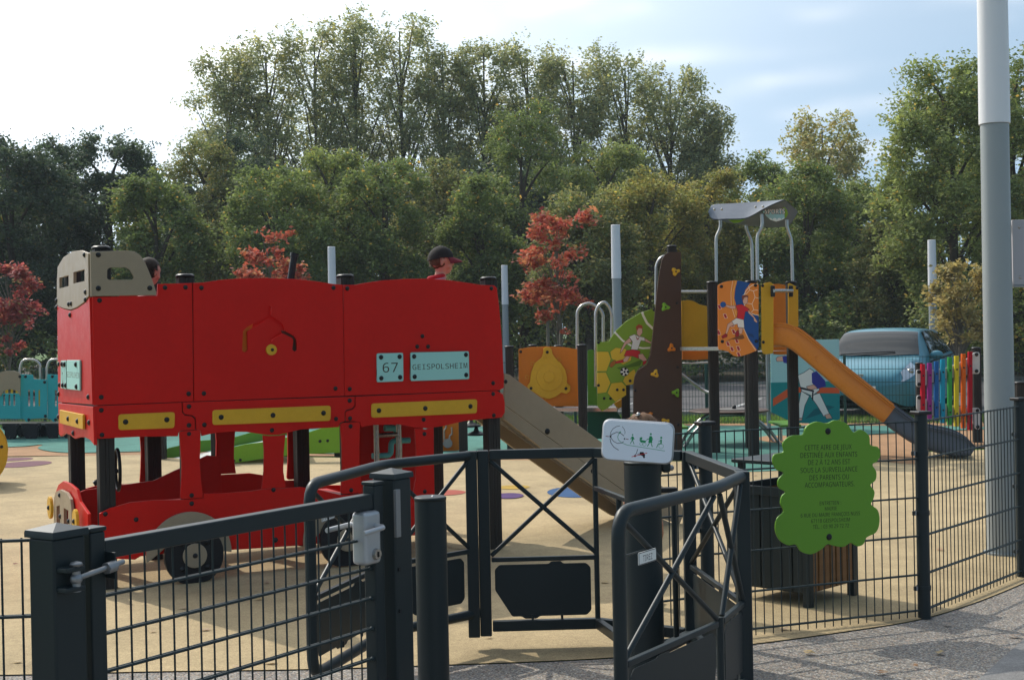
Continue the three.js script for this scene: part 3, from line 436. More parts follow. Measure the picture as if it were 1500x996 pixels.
// ------------------------------------------------------------ red play bus
const BUS = V3(-2.551, 0, -8.268), BDEG = 28, bus = thing('play_bus', 'red double height play bus of plastic boards with yellow strips and a beige slide', 'playground equipment', BUS, BDEG);
const BF = new Frame(BUS, BDEG), FF = new Frame(BUS, BDEG - 90), BW = 1.12;
{
  const U = pts => BF.list(pts), TH = .019;
  const panel = (name, pts, mat, z = 0, holes = [], th = TH) => add(bus, name, board(pts, th, holes), mat, [0, 0, z]);
  const c1 = crop(0, 340, 2.767), c2 = crop(230, 340, 2.767), c3 = crop(480, 340, 2.767), c5 = crop(220, 600, 2.517);
  // upper boards, near side
  const up1 = U([[134.5, 435], [229.5, 433.5], [230.5, 416], [280.8, 414.5], [282.8, 588], [136.8, 593.8]]);
  const up2 = U([[282.2, 414.5], [298, 413.8], [320, 410.2], [348, 408], [390, 407.2], [428, 408.6], [460, 411.6], [488, 416], [501.8, 417.2], [503.6, 579.9], [283.8, 587.9]]);
  const mobile = U(c2([[446, 318], [443, 304], [454, 295], [465, 304], [463, 318], [463, 335], [500, 360], [513, 375], [515, 395], [556, 420], [566, 435], [569, 478], [557, 488], [545, 476], [550, 440], [545, 430], [508, 412], [468, 436], [464, 445], [454, 440], [461, 425], [498, 402], [498, 385], [452, 352], [366, 404], [368, 480], [355, 491], [342, 481], [346, 400], [360, 385], [446, 336]]));
  const up3 = U([[503.4, 417.4], [520, 417.2], [535, 414.4], [560, 410.8], [592, 408.6], [625, 408.2], [660, 410.6], [690, 415], [705, 417.4], [724, 418], [728, 422], [731, 445], [735.5, 500], [738.5, 558], [738, 568], [732, 571.6], [504.6, 579.8]]);
  // bands
  const lo1 = U([[137.2, 595], [265.5, 589.6], [266, 604], [270, 608.6], [280.5, 610], [284.6, 614], [285.4, 629.4], [264, 631], [261, 634], [260, 639], [200, 639.8], [137.6, 643]]);
  const lo2 = U([[267, 589.5], [519.3, 580.9], [519, 594], [515.5, 598], [506.5, 600.6], [504.4, 605], [504.8, 617], [498, 619], [496, 625.6], [440, 629], [418, 634.5], [408, 637], [392, 637.3], [384, 636], [360, 632.6], [335, 632.2], [312, 634.6], [295, 638.6], [293.5, 631], [287, 629], [286.2, 612], [281.6, 608.4], [271, 607], [267.6, 603]]);
  const lo3 = U([[520.5, 580.9], [728, 572.4], [737, 578], [739.5, 590], [739.6, 604], [735, 611.6], [712, 613.4], [680, 616.6], [650, 624], [625, 627.4], [606, 626], [585, 621.6], [545, 622.6], [528.6, 626], [527, 619], [520, 617], [506.4, 616.8], [506, 605], [508.4, 602], [517, 599.6], [520.6, 595]]);
  for (const [p, h] of [[up1, []], [up2, [mobile]], [up3, []]]) panel('side_board', p, M.red, 0, h);
  for (const p of [lo1, lo2, lo3]) panel('band_board', p, M.red, .001);
  const rib = pts => U(curve(pts, 40, true).map(p => p));
  const ribs = [U(rnd([[261.5, 632], [293.2, 629.4], [293, 650], [292, 676], [294, 705], [297.5, 729], [263, 731.5], [264.5, 712], [265.5, 680], [263.5, 652]], 5)),
    U([[384.5, 637.6], [392, 638.6], [408, 638.4], [417.5, 636.4], [415, 665], [414.5, 690], [418, 714], [383, 716], [386, 690], [386.4, 660]]),
    U(rnd([[498, 619.6], [527, 617.8], [526, 650], [526.5, 690], [530, 722], [499, 724], [501, 690], [500.5, 650]], 5)),
    U([[607.5, 628], [624, 629], [635, 625.8], [635.4, 680], [636.4, 729], [604, 731], [609, 700], [609.5, 660]])];
  for (const p of ribs) panel('rib_board', p, M.red, .003);
  const body = U([[145, 752.6], [160, 744.6], [190, 736], [225, 732.6], [262, 732.4], [297.6, 730], [297.6, 723], [330, 722.4], [365, 719.6], [383, 717], [418, 715], [440, 713.4], [470, 718], [498, 725.2], [530, 723.6], [530, 733], [604, 732], [637, 730], [638, 782], [560, 788], [545, 790], [460, 797], [440, 799], [350, 805], [330, 806], [230, 812], [205, 815], [197, 820], [160, 818], [147, 820]]);
  panel('body_board', body, M.red, .0);
  // far side: the same boards again, a bus width behind
  for (const p of [up1, up2, up3]) panel('side_board', p, M.red, -BW + TH); for (const p of [lo1, lo2, lo3]) panel('band_board', p, M.red, -BW + TH); for (const p of ribs) panel('rib_board', p, M.red, -BW + TH - .003); panel('body_board', body, M.red, -BW + TH);
  // yellow strips and bolts
  const strip = pts => { const p = rnd(U(pts), .02); panel('yellow_strip', p, M.yellow, .014, [], .013); };
  strip([[172, 607], [255, 603.4], [254.4, 627], [172.4, 630]]); strip([[310, 600.6], [483.4, 594], [483, 616.4], [310, 622.6]]); strip([[543, 591], [698, 584.6], [697.4, 605.4], [543, 612]]);
  const pr = (list, z, s) => bolts(bus, U(list), z, s);
  pr(c1([[505, 769], [672, 760]]), .014, 1.35); pr(c2([[256, 750], [466, 742], [671, 733]]), .014, 1.35); pr(c3([[204, 723], [392, 714], [575, 706]]), .014, 1.35);
  pr(c1([[401, 277], [667, 225], [750, 224], [408, 669], [763, 656], [408, 722], [764, 707], [764, 783], [411, 822], [764, 818]]), .001, 1.2);
  pr(c2([[178, 226], [714, 226], [188, 654], [722, 634], [770, 228], [127, 783], [190, 781], [724, 757], [779, 683], [781, 755], [464, 803], [126, 655]]), .003, 1.2); pr(c3([[78, 229], [663, 228], [88, 636], [670, 612], [670, 656], [673, 743], [388, 760], [88, 683], [383, 422], [362, 464], [406, 464], [721, 606]]), .003, 1.2); pr(c3([[391, 818], [91, 787]]), .005, 1.2);
  pr([[280, 725.6], [280, 737.6], [400, 717.5], [153.4, 753], [198.6, 761], [514, 718], [622, 720]], .003, 1.2); pr([[403, 791]], .001, 1.4);
  // mobile knob
  { const [u, v] = BF.uv(396.5, 512.4); add(bus, 'knob', cyl(.036, .034, .016, 24), M.yellow, [u, v, .001], [Math.PI / 2, 0, 0]); bolts(bus, [[u + .004, v]], .017, .9); }
  panel('inner_piece', U([[348, 468], [372, 474], [366, 520], [349, 522]]), M.orange, -.03, [], .012); panel('inner_piece', U([[414, 484], [440, 486], [440, 520], [424, 522]]), M.brown, -.03, [], .012);
  // beige cab side
  const cab = U([[131.4, 368.6], [184, 367], [196, 368], [205, 374], [213, 387], [222, 409], [228.6, 429], [227, 432.4], [132.6, 434]]);
  panel('cab_board', cab, M.beige, .002, [rnd(U([[155.6, 394], [160, 391.4], [184, 391], [190, 395], [196.4, 406], [194, 410.4], [158, 410.6], [155.4, 408]]), .01)]);
  pr(c1([[396, 92], [396, 228], [605, 227]]), .002, 1.3);
  // plates with print
  const printed = (pts, txt, asp, sz, colr = '#3c3320') => { const p = rnd(U(pts), .014), b = bbox(p); const tex = canvasTex(512, Math.round(512 / asp), (x, w, h) => { x.fillStyle = '#9ccfc6'; x.fillRect(0, 0, w, h); x.strokeStyle = '#4b4a38'; x.lineWidth = 2.5; x.strokeRect(3, 3, w - 6, h - 6); x.fillStyle = colr; x.font = sz + 'px monospace'; x.textAlign = 'center'; x.textBaseline = 'middle'; const m = x.measureText(txt).width; x.translate(w / 2, h / 2 + 4); x.scale(Math.min(1.1, w * .94 / m), 1); x.fillText(txt, 0, 0); }); const g = add(bus, 'lettered_plate', fitUV(board(p, .012), ...b), std(0xffffff, .45, { map: tex }), [0, 0, .013]); g.userData.label = 'pale teal plate lettered ' + txt; };
  printed(c3([[196, 491], [303, 489], [304, 605], [196, 609]]), '67', .93, 250); printed(c3([[332, 487], [570, 482], [571, 597], [332, 604]]), 'GEISPOLSHEIM', 1.98, 64);
  pr(c3([[213, 507], [288, 505], [214, 592], [290, 588], [347, 504], [557, 497], [349, 586], [558, 579]]), .013, 1.3);
  // fenders and wheels
  const wheel = (px, py, r, ang) => {
    const [u, v0] = BF.uv(px, py, .04), v = Math.max(v0, r * .93);
    const f = add(bus, 'fender', board(arc(u - .02, v + .0, r * 1.44, -.02, Math.PI + .1, 26).concat([[u - r * 1.35, v - r * .02], [u - r * .9, v + .06]]), .022), M.beige, [0, 0, .024]);
    const n = 30, pts = []; for (let i = 0; i < n; i++) { const a = i / n * 2 * Math.PI; pts.push([u + r * Math.cos(a), Math.max(v + r * Math.sin(a), v - r * .92)]); }
    const w = add(bus, 'wheel', board(pts, .04, [], .004), M.tyre, [0, 0, .066]); add(w, 'hub', board(circle(u, v, r * .41, 24), .012), M.beige, [0, 0, .0125]);
    for (const [a, b] of [[.42, .42], [-.42, .42], [.42, -.42], [-.42, -.42]]) { const q = add(w, 'bolt', boltG, M.bolt, [u + a * r, v + b * r, 0]); q.scale.setScalar(1.5); } const q = add(w, 'bolt', boltG, M.bolt, [u, v, .0125]); q.scale.setScalar(1.3);
  };
  wheel(283, 813, .186); wheel(507, 790, .186);
  // posts
  const pu = [[150, 2.085], [272, 1.915], [507, 1.915], [717, 1.90]].map(([px, h]) => [BF.uv(px, 500, -.075)[0], h]);
  for (const [u, h] of pu) { post(bus, u, -.072, h); post(bus, u, -BW + .072 + TH, h === 2.085 ? 2.03 : h); }
  // deck, ladder, seats, inner gear
  const u0 = pu[0][0], u3 = pu[3][0];
  add(bus, 'deck', box(u3 - u0 + .1, .05, BW - .06, (u0 + u3) / 2, 1.115, -BW / 2 + .01), M.black);
  for (const px of [551, 584]) add(bus, 'ladder_rail', (() => { const a = BF.uv(px, 640, -.42)[0]; return bar(V3(a, 0, -.42), V3(a, 1.08, -.42), .019, 12); })(), M.steel);
  for (const v of [.28, .55, .82]) { const a = BF.uv(551, 640, -.42)[0], b = BF.uv(584, 640, -.42)[0]; add(bus, 'ladder_rung', bar(V3(a, v, -.42), V3(b, v, -.42), .016, 10), M.steel); }
  { const q = (px, py) => { const [a, b] = BF.uv(px, py, -.62); return V3(a, b, -.62); }; add(bus, 'speaking_tube', pipe(softPath([q(545, 668), q(572, 667), q(573, 646), q(600, 645)], .03), .021, 12), M.teal); add(bus, 'speaking_tube', pipe(softPath([q(563, 627), q(580, 627), q(584, 642), q(584, 672)], .03), .024, 12), M.teal); }
  const seat = (x0, x1, v, z0, z1) => { add(bus, 'seat', box(x1 - x0, .02, z1 - z0, (x0 + x1) / 2, v, (z0 + z1) / 2), M.red); };
  seat(.55, .85, .42, -.98, -.12); add(bus, 'seat_back', board([[.0, .0], [.95, .0], [.95, .26], [.86, .275], [.5, .13], [.06, .10], [0, .08]], .02), M.red, [-.02, .47, -.52]);
  seat(1.55, 1.85, .40, -.98, -.12);
  add(bus, 'inner_board', board([[0, .08], [.52, .08], [.52, 1.07], [0, 1.07]], .02), M.red, [BF.uv(524, 640, -.75)[0], 0, -.75]);
  add(bus, 'steering_wheel', new THREE.TorusGeometry(.13, .011, 8, 28), M.black, [.22, .70, -.38], [0, Math.PI / 2 - .1, 0]); add(bus, 'steering_column', bar(V3(.07, .62, -.38), V3(.22, .70, -.38), .018, 8), M.black);
  { const a = BF.uv(422, 407, -.6), b = BF.uv(431, 372, -.6); add(bus, 'telescope', merge([bar(V3(a[0], a[1] - .1, -.6), V3(b[0], b[1], -.6), .024, 14), bar(V3(b[0] - .004, b[1] - .02, -.6), V3(b[0] + .002, b[1] + .004, -.6), .030, 14)]), M.black); add(bus, 'telescope_stand', bar(V3(a[0] + .01, 1.14, -.6), V3(a[0] + .01, a[1] - .02, -.6), .015, 10), M.steel); }
  // slide
  const Sl = (name, pts, z, mat, th = .02) => add(bus, name, board(BF.list(pts, z), th), mat, [0, 0, z]);
  const cheek = [[739, 547], [747, 549], [756, 556], [882, 648], [970, 712], [996, 733], [1003, 752], [996, 768], [972, 760], [824, 655], [739, 593]], lip = [[738, 594], [824, 656], [972, 761], [992, 770], [986, 776], [950, 766], [905, 737], [795, 658], [738, 614]];
  for (const z of [-.30, -.84]) { Sl('slide_cheek', cheek, -.30, M.beige).position.z = z; Sl('slide_edge', lip, -.30, M.beige, .03).position.z = z + .006; }
  { const q = BF.list([[738, 590], [824, 652], [960, 748], [990, 762]], -.3), n = q.length - 1; add(bus, 'slide_bed', merge([grid(n, 1, (a, b) => { const p = q[Math.round(a * n)]; return V3(p[0], p[1], -.31 - b * .52); }), grid(n, 1, (a, b) => { const p = q[Math.round(a * n)]; return V3(p[0], p[1] - .006, -.83 + b * .52); })]), M.steel); }
  for (const px of [[802, 632], [868, 690]]) { const [u, v] = BF.uv(px[0], px[1], -.3); bolts(bus, [[u, v]], -.3, 1.8); }
  for (const px of [950]) { const [u] = BF.uv(px, 600, -.57); const v = 1.2 - (u - u3) * .64; add(bus, 'slide_leg', bar(V3(u, 0, -.57), V3(u, Math.max(.12, v - .36), -.57), .024, 10), M.steel); }
  // front face, on its own plane
  const front = new THREE.Group(); front.name = 'front'; front.rotation.y = -Math.PI / 2; bus.add(front);
  const F = pts => FF.list(pts), fpanel = (name, pts, mat, z = 0, holes = [], th = TH) => add(front, name, board(pts, th, holes), mat, [0, 0, z]);
  const uf = F(c1([[232, 600]]))[0][0];
  const q1 = F(c1([[229, 200], [232, 140], [255, 102], [290, 79], [325, 74], [356, 86], [358, 258], [340, 283], [312, 304], [283, 315], [255, 309], [229, 296]]));
  fpanel('cab_board', q1, M.beige, .002, [F(c1([[239, 184], [277, 173], [277, 220], [239, 230]])), F(c1([[296, 161], [342, 149], [342, 200], [296, 210]]))]);
  fpanel('front_board', F(c1([[229, 300], [255, 313], [283, 319], [312, 308], [340, 288], [360, 264], [372, 699], [233, 689]])), M.red, 0);
  fpanel('front_band', F(c1([[233, 693], [374, 708], [379, 864], [362, 842], [342, 832], [320, 831], [300, 838], [280, 822], [260, 815], [243, 828], [236, 818]])), M.red, 0);
  fpanel('yellow_strip', F(c1([[251, 720], [346, 739], [346, 799], [251, 774]])), M.yellow, .02, [], .016);
  const pl = F(c1([[277, 519], [329, 519], [329, 642], [277, 636]])), pl0 = F(c1([[252, 521], [273, 520], [273, 636], [252, 632]]));
  const ft = (txt, sz) => canvasTex(512, 260, (x, w, h) => { x.fillStyle = '#9ccfc6'; x.fillRect(0, 0, w, h); x.fillStyle = '#3c3320'; x.font = sz + 'px monospace'; x.textAlign = 'center'; x.textBaseline = 'middle'; const m = x.measureText(txt).width; x.translate(w / 2, h / 2); x.scale(Math.min(1.1, w * .94 / m), 1); x.fillText(txt, 0, 0); });
  add(front, 'lettered_plate', fitUV(board(pl, .012), ...bbox(pl)), std(0xffffff, .45, { map: ft('GEISPOLSHEIM', 64) }), [0, 0, .014]); add(front, 'lettered_plate', fitUV(board(pl0, .012), ...bbox(pl0)), std(0xffffff, .45, { map: ft('67', 230) }), [0, 0, .014]);
  bolts(front, F(c1([[247, 535], [259, 535], [270, 535], [316, 536], [249, 619], [262, 620], [274, 621], [318, 626]])), .016, 1.5); bolts(front, F(c1([[342, 92], [346, 243], [346, 274], [229, 278], [228, 306], [278, 292], [288, 290], [283, 336], [236, 656], [357, 668], [360, 772], [296, 815]])), .002, 1.5); bolts(front, F(c1([[247, 748], [287, 756], [325, 766]])), .02, 1.5);
  // bonnet
  const n0 = F([[92, 812], [140, 820], [140.5, 752], [128, 734], [123, 716], [113, 708], [103, 704], [96, 709], [91, 722], [90, 745]]);
  fpanel('nose_board', n0, M.red, .05); fpanel('grille_board', F([[95, 728], [98, 719], [105, 716], [114, 720], [120, 730], [122, 748], [122, 792], [95, 786]]), M.beige, .075, [F([[99, 740], [104, 738], [105, 780], [99, 778]]), F([[110, 742], [117, 746], [117, 786], [110, 783]])]);
  for (const [a, b] of [[92, 742], [131, 762]]) { const [u, v] = F([[a, b]])[0]; const h = add(front, 'headlamp', board(circle(u, v, .075, 18), .02), M.yellow, [0, 0, .095]); bolts(front, [[u, v]], .096, 1.4); }
  bolts(front, F([[104, 724], [105, 755], [118, 762]]), .076, 1.4);
}
// ------------------------------------------------------------ sports themed climbing structure with slide
{
  const A = G(1106, 672); A.y = 0;
  const tw = thing('climbing_structure', 'sports themed climbing structure with brown climbing wall, orange slide and curved grey roof', 'playground equipment', A);
  const off = tw.position.clone(), loc = p => p.clone().sub(off);
  const at = (px, py, d) => loc(D(px, py, d));
  // a board cut to an outline read from the photo, standing on its own upright plane
  const sheet = (name, pts, depth, deg, mat, o = {}) => {
    const c = pts.reduce((s, p) => [s[0] + p[0] / pts.length, s[1] + p[1] / pts.length], [0, 0]), P = D(c[0], c[1], depth), fr = new Frame(P, deg), L = fr.list(pts), holes = (o.holes || []).map(h => fr.list(h));
    const g = board(L, o.th || .019, holes); if (o.art) fitUV(g, ...bbox(L)); const m = add(o.parent || tw, name, g, mat); const q = V3(P.x, 0, P.z).sub(o.parent ? o.parent.position : off); m.position.copy(q); m.rotation.y = rad(deg); m.userData.fr = fr; return m;
  };
  const done = m => { const f = m.userData.fr; delete m.userData.fr; return f; };
  const studs = (m, pts, s = 1.5) => { const f = m.userData.fr; for (const p of pts) { const [u, v] = f.uv(p[0], p[1]); const b = add(m, 'bolt', boltG, M.bolt, [u, v, 0]); b.scale.setScalar(s); } };
  const k3 = crop(920, 270, 2.429), k5 = crop(860, 440, 4.98), k7 = crop(1040, 400, 7.114), k8 = crop(1020, 270, 6.639), k2 = crop(720, 400, 3.557), k4 = crop(1100, 400, 3.557);
  const pst = (px, py, top, w = .115) => { const g = loc(G(px, py)), z = -(g.z + off.z), h = D(px, top, z).y; return post(tw, g.x, g.z, h, w); };
  pst(1105, 672, 414); pst(1048, 664, 415); pst(1164, 666, 415); pst(1100, 657, 418); pst(990, 663, 362, .105);
  // roof poles
  const rp = (list, z) => add(tw, 'roof_pole', pipe(softPath(k8(list).map(p => at(p[0], p[1], z)), .08), .021, 10), M.steel);
  rp([[238, 330], [238, 430], [200, 505], [195, 560], [197, 945]], 16.55); rp([[487, 360], [490, 440], [535, 545], [545, 610], [550, 955]], 17.2); rp([[638, 290], [645, 380], [640, 420], [600, 495], [595, 560], [598, 930]], 15.95); rp([[885, 345], [885, 420], [925, 530], [932, 590], [940, 945]], 16.5);
  // roof: a waved sheet
  {
    const Fp = k8([[118, 262], [150, 328], [300, 334], [480, 326], [560, 292], [650, 240], [760, 186], [850, 150]]), Rp = k8([[150, 205], [190, 194], [330, 186], [480, 177], [600, 168], [700, 161], [790, 154], [862, 147]]), Kp = k8([[170, 300], [240, 345], [360, 372], [520, 395], [640, 404], [780, 410], [900, 392], [992, 262]]);
    const cv = (l, z) => new THREE.CatmullRomCurve3(l.map((p, i) => at(p[0], p[1], z + i * .02)), false, 'centripetal'), a = cv(Fp, 15.85), b = cv(Rp, 16.35), c = cv(Kp, 17.15);
    const f = (s, t) => { const p = a.getPoint(s), q = b.getPoint(s), r = c.getPoint(s); const e = t < .5 ? smooth(t * 2) : 0; return t < .5 ? p.lerp(q, Math.sin(t * Math.PI)) : q.lerp(r, 1 - Math.cos((t - .5) * Math.PI)); };
    add(tw, 'roof', merge([grid(28, 16, f), grid(28, 16, (s, t) => f(1 - s, t).add(V3(0, -.012, 0)))]), hdpe([.15, .165, .19]));
    for (const q of [[180, 243], [252, 241], [580, 219], [653, 216]]) { const p = k8([q])[0]; const bb = add(tw, 'roof_bolt', boltG, M.steel, at(p[0], p[1], 15.84).toArray()); bb.scale.setScalar(1.2); }
    const sp = canvasTex(512, 300, (x, w, h) => { x.fillStyle = '#7f9c2c'; x.fillRect(0, 0, w, h); x.fillStyle = '#c8a42a'; x.beginPath(); x.moveTo(w * .5, 0); x.lineTo(w * .75, h * .3); x.lineTo(w * .9, 0); x.fill(); x.fillStyle = '#9cc4c8'; x.fillRect(0, h * .35, w * .85, h * .65); x.fillStyle = '#e7ecec'; for (let i = 0; i < 5; i++) { x.beginPath(); x.arc(w * (.1 + i * .18), h * .95, 46, 0, 7); x.fill(); } x.fillStyle = '#e4dfd8'; x.strokeStyle = '#3b302c'; x.lineWidth = 16; x.font = 'bold 116px sans-serif'; x.textAlign = 'center'; x.strokeText('SPORTS', w * .47, h * .56); x.fillText('SPORTS', w * .47, h * .56); });
    const m = sheet('name_board', k8([[650, 262], [700, 226], [760, 200], [810, 190], [850, 205], [885, 245], [898, 285], [880, 320], [840, 345], [785, 362], [730, 345], [690, 310]]), 16.7, 12, std(0xffffff, .5, { map: sp }), { art: 1 }); m.userData.label = 'painted gable board lettered SPORTS'; done(m);
    done(sheet('gable_board', k8([[310, 338], [500, 318], [460, 352], [420, 372], [370, 378]]), 16.6, 12, M.limeGreen));
  }
  // climbing wall and holds
  {
    const m = sheet('climbing_wall', [[982, 369], [975, 372], [970, 381], [966, 402], [961, 447], [957, 490], [953, 520], [948, 534], [940, 539], [934, 543], [930, 552], [928.5, 562], [929, 668], [1000, 660], [998, 369]], 16.7, 12, M.brown);
    studs(m, [[992, 444], [993, 538], [994, 622], [931, 572]], 1.4);
    const hm = { y: M.yellow, g: M.limeGreen, o: M.orange }; let i = 0;
    for (const [px, py, c] of [[989, 398, 'y'], [974, 450, 'g'], [983, 510, 'o'], [959, 547.5, 'y'], [990, 575, 'g'], [949.5, 609, 'o'], [974, 618, 'y']]) {
      const [u, v] = m.userData.fr.uv(px, py), r = mulberry(40 + i++), n = 11, pts = Array.from({ length: n }, (_, k) => { const a = k / n * 6.283, q = .038 + .016 * Math.sin(a * 3 + i) + .01 * r(); return [q * Math.cos(a), q * Math.sin(a)]; });
      const h = add(m, 'climbing_hold', new THREE.ExtrudeGeometry(shapeOf(curve(pts, 22, true)), { depth: .012, bevelEnabled: true, bevelThickness: .018, bevelSize: .014, bevelOffset: -.012, bevelSegments: 3 }), hm[c], [u, v, .012]); const b = add(m, 'bolt', boltG, M.bolt, [u, v, .042]); b.scale.setScalar(.9);
    }
    done(m);
    const hoop = at(966, 440, 16.95); add(tw, 'grab_rail', pipe(softPath([at(961, 446, 16.9), at(961.5, 390, 16.9), at(965, 381, 16.9), at(972, 375, 16.9), at(976, 378, 16.95)], .05), .02, 10), M.steel);
  }
  add(tw, 'cross_bar', bar(at(998, 427.5, 16.7), at(1045, 427.5, 16.65), .02, 10), M.steel); add(tw, 'deck_edge', beam(at(998, 511, 16.75), at(1056, 511, 16.3), .05, .045), M.steel);
  add(tw, 'deck', (() => { const y = at(1050, 512, 16.5).y; const q = [[1050, 16.5], [1106, 15.95], [1162, 16.45], [1103, 17.1]].map(([px, z]) => at(px, 512, z)); return grid(1, 1, (a, b) => { const p = q[0].clone().lerp(q[1], a), r = q[3].clone().lerp(q[2], a); p.lerp(r, b); p.y = y - .03; return p; }); })(), M.grey);
  done(sheet('side_board', [[999, 441], [1008, 439.5], [1016, 441], [1025, 446], [1034, 448], [1041, 449], [1042, 509], [999, 509]], 16.9, 10, M.mustard)); done(sheet('lower_board', [[1000, 514], [1044, 514], [1044, 526], [1020, 527.4], [1000, 527]], 17.0, 10, M.orange));
  add(tw, 'cross_bar', bar(at(1000, 533, 17.0), at(1042, 531, 16.9), .015, 8), M.steel); add(tw, 'brace_bar', pipe(softPath([at(998, 548, 17.3), at(1030, 572, 17.3), at(1044, 577, 17.2)], .1), .02, 8), M.steel);
  // handball board
  const hand = canvasTex(512, 928, (x, w, h) => {
    const X = v => (v - 83) / 427 * w, Y = v => (v - 76) / 796 * h; const poly = (c, pts, st, lw) => { x.beginPath(); pts.forEach(([a, b], i) => i ? x.lineTo(X(a), Y(b)) : x.moveTo(X(a), Y(b))); if (c) { x.closePath(); x.fillStyle = c; x.fill(); } if (st) { x.strokeStyle = st; x.lineWidth = lw; x.lineJoin = 'round'; x.stroke(); } };
    x.fillStyle = '#e0812f'; x.fillRect(0, 0, w, h); poly('#1d4a86', [[295, 70], [270, 160], [258, 260], [275, 330], [300, 420], [340, 560], [400, 690], [490, 820], [520, 800], [520, 470], [440, 400], [360, 260], [370, 180], [430, 105], [380, 85]]);
    poly(null, [[245, 80], [225, 200], [225, 330], [260, 460]], '#f3d9b0', 5); poly(null, [[280, 80], [245, 200], [250, 340], [275, 440]], '#e9b15a', 8); x.strokeStyle = '#f3e3c8'; x.lineWidth = 7; x.fillStyle = '#e0812f'; x.beginPath(); x.arc(X(510), Y(280), 190, 0, 7); x.fill(); x.stroke();
    poly(null, [[345, 230], [385, 215], [418, 178], [405, 130]], '#f3e3c8', 5); poly(null, [[418, 178], [455, 190], [500, 175]], '#f3e3c8', 5); poly(null, [[455, 190], [470, 255], [510, 270]], '#f3e3c8', 5); poly(null, [[470, 255], [438, 325], [385, 315]], '#f3e3c8', 5); poly(null, [[438, 325], [455, 385], [510, 395]], '#f3e3c8', 5); poly(null, [[455, 385], [430, 410]], '#f3e3c8', 5); poly(null, [[340, 560], [400, 700], [470, 815]], '#eac8a0', 9);
    for (const [a, b] of [[105, 350], [163, 445], [230, 535], [245, 610], [285, 630], [185, 735], [275, 705], [225, 790], [290, 785], [293, 850], [92, 615]]) poly('#a82a2e', [[a - 22, b - 22], [a + 5, b - 24], [a + 22, b + 20], [a - 6, b + 24]], '#f0d9c4', 4);
    poly('#7d4a23', [[150, 720], [220, 690], [330, 690], [355, 680], [340, 640], [300, 650], [200, 690]]); poly('#1b3a66', [[380, 625], [440, 640], [455, 680], [400, 655]]);
    const sk = '#d9a58c', dk = '#4a2a2a'; x.fillStyle = '#24508c'; x.beginPath(); x.arc(X(142), Y(325), 36, 0, 7); x.fill();
    poly(sk, [[172, 325], [215, 340], [270, 338], [268, 372], [220, 368], [172, 348]], dk, 3); poly('#c8252c', [[270, 335], [330, 325], [365, 345], [412, 380], [395, 405], [370, 400], [350, 490], [280, 470], [290, 400]], dk, 4); poly(sk, [[395, 385], [430, 420], [470, 475], [492, 515], [478, 520], [455, 500], [452, 470], [400, 420]], dk, 3);
    poly(sk, [[345, 250], [395, 250], [395, 300], [378, 330], [350, 320], [342, 285]], dk, 3); poly('#7c3f30', [[335, 240], [360, 228], [400, 235], [403, 262], [385, 250], [360, 258], [345, 290], [337, 270]]);
    poly('#e3d8cc', [[275, 468], [350, 488], [355, 572], [290, 565], [285, 530], [250, 540], [228, 500]], dk, 4); poly(sk, [[228, 500], [185, 530], [162, 625], [178, 630], [205, 560], [250, 540]], dk, 3); poly(sk, [[298, 568], [342, 572], [330, 630], [300, 640]], dk, 3); poly('#9c1f24', [[118, 655], [160, 628], [182, 640], [178, 662], [130, 680]], dk, 3); poly('#9c1f24', [[262, 620], [290, 590], [305, 640], [285, 668], [260, 660]], dk, 3);
  });
  { const m = sheet('handball_board', k7([[84, 130], [110, 112], [150, 95], [200, 83], [255, 77], [330, 84], [420, 106], [500, 108], [511, 125], [511, 775], [500, 798], [480, 813], [400, 845], [330, 866], [290, 872], [250, 862], [220, 838], [195, 818], [150, 806], [95, 797], [88, 780]]), 15.75, -2, std(0xffffff, .5, { map: hand }), { art: 1 }); m.userData.label = 'orange and blue board painted with a handball player'; studs(m, k7([[122, 140], [478, 128], [132, 713], [486, 710]]), 1.6); done(m); }
  { const m = sheet('entry_board', k7([[540, 122], [590, 100], [632, 93], [660, 112], [666, 130], [666, 800], [660, 838], [590, 848], [558, 838], [544, 800]]), 15.72, 6, M.mustard); studs(m, k7([[552, 132], [560, 720]]), 1.5); done(m); const q = sheet('entry_board', k7([[820, 112], [836, 104], [924, 150], [926, 560], [822, 560]]), 16.05, 6, M.mustard); studs(q, k7([[912, 156]]), 1.5); done(q); done(sheet('back_board', k7([[667, 116], [720, 112], [780, 122], [810, 140], [818, 520], [818, 848], [740, 852], [667, 846]]), 16.75, 6, M.orange)); }
  add(tw, 'cross_bar', bar(at(1134, 426, 15.66), at(1161, 426, 15.98), .02, 10), M.steel); for (const [px, z] of [[1132.5, 15.68], [1159, 16.0]]) add(tw, 'bar_socket', box(.05, .13, .03, 0, 0, 0, .01), M.black, at(px, 426.5, z).toArray());
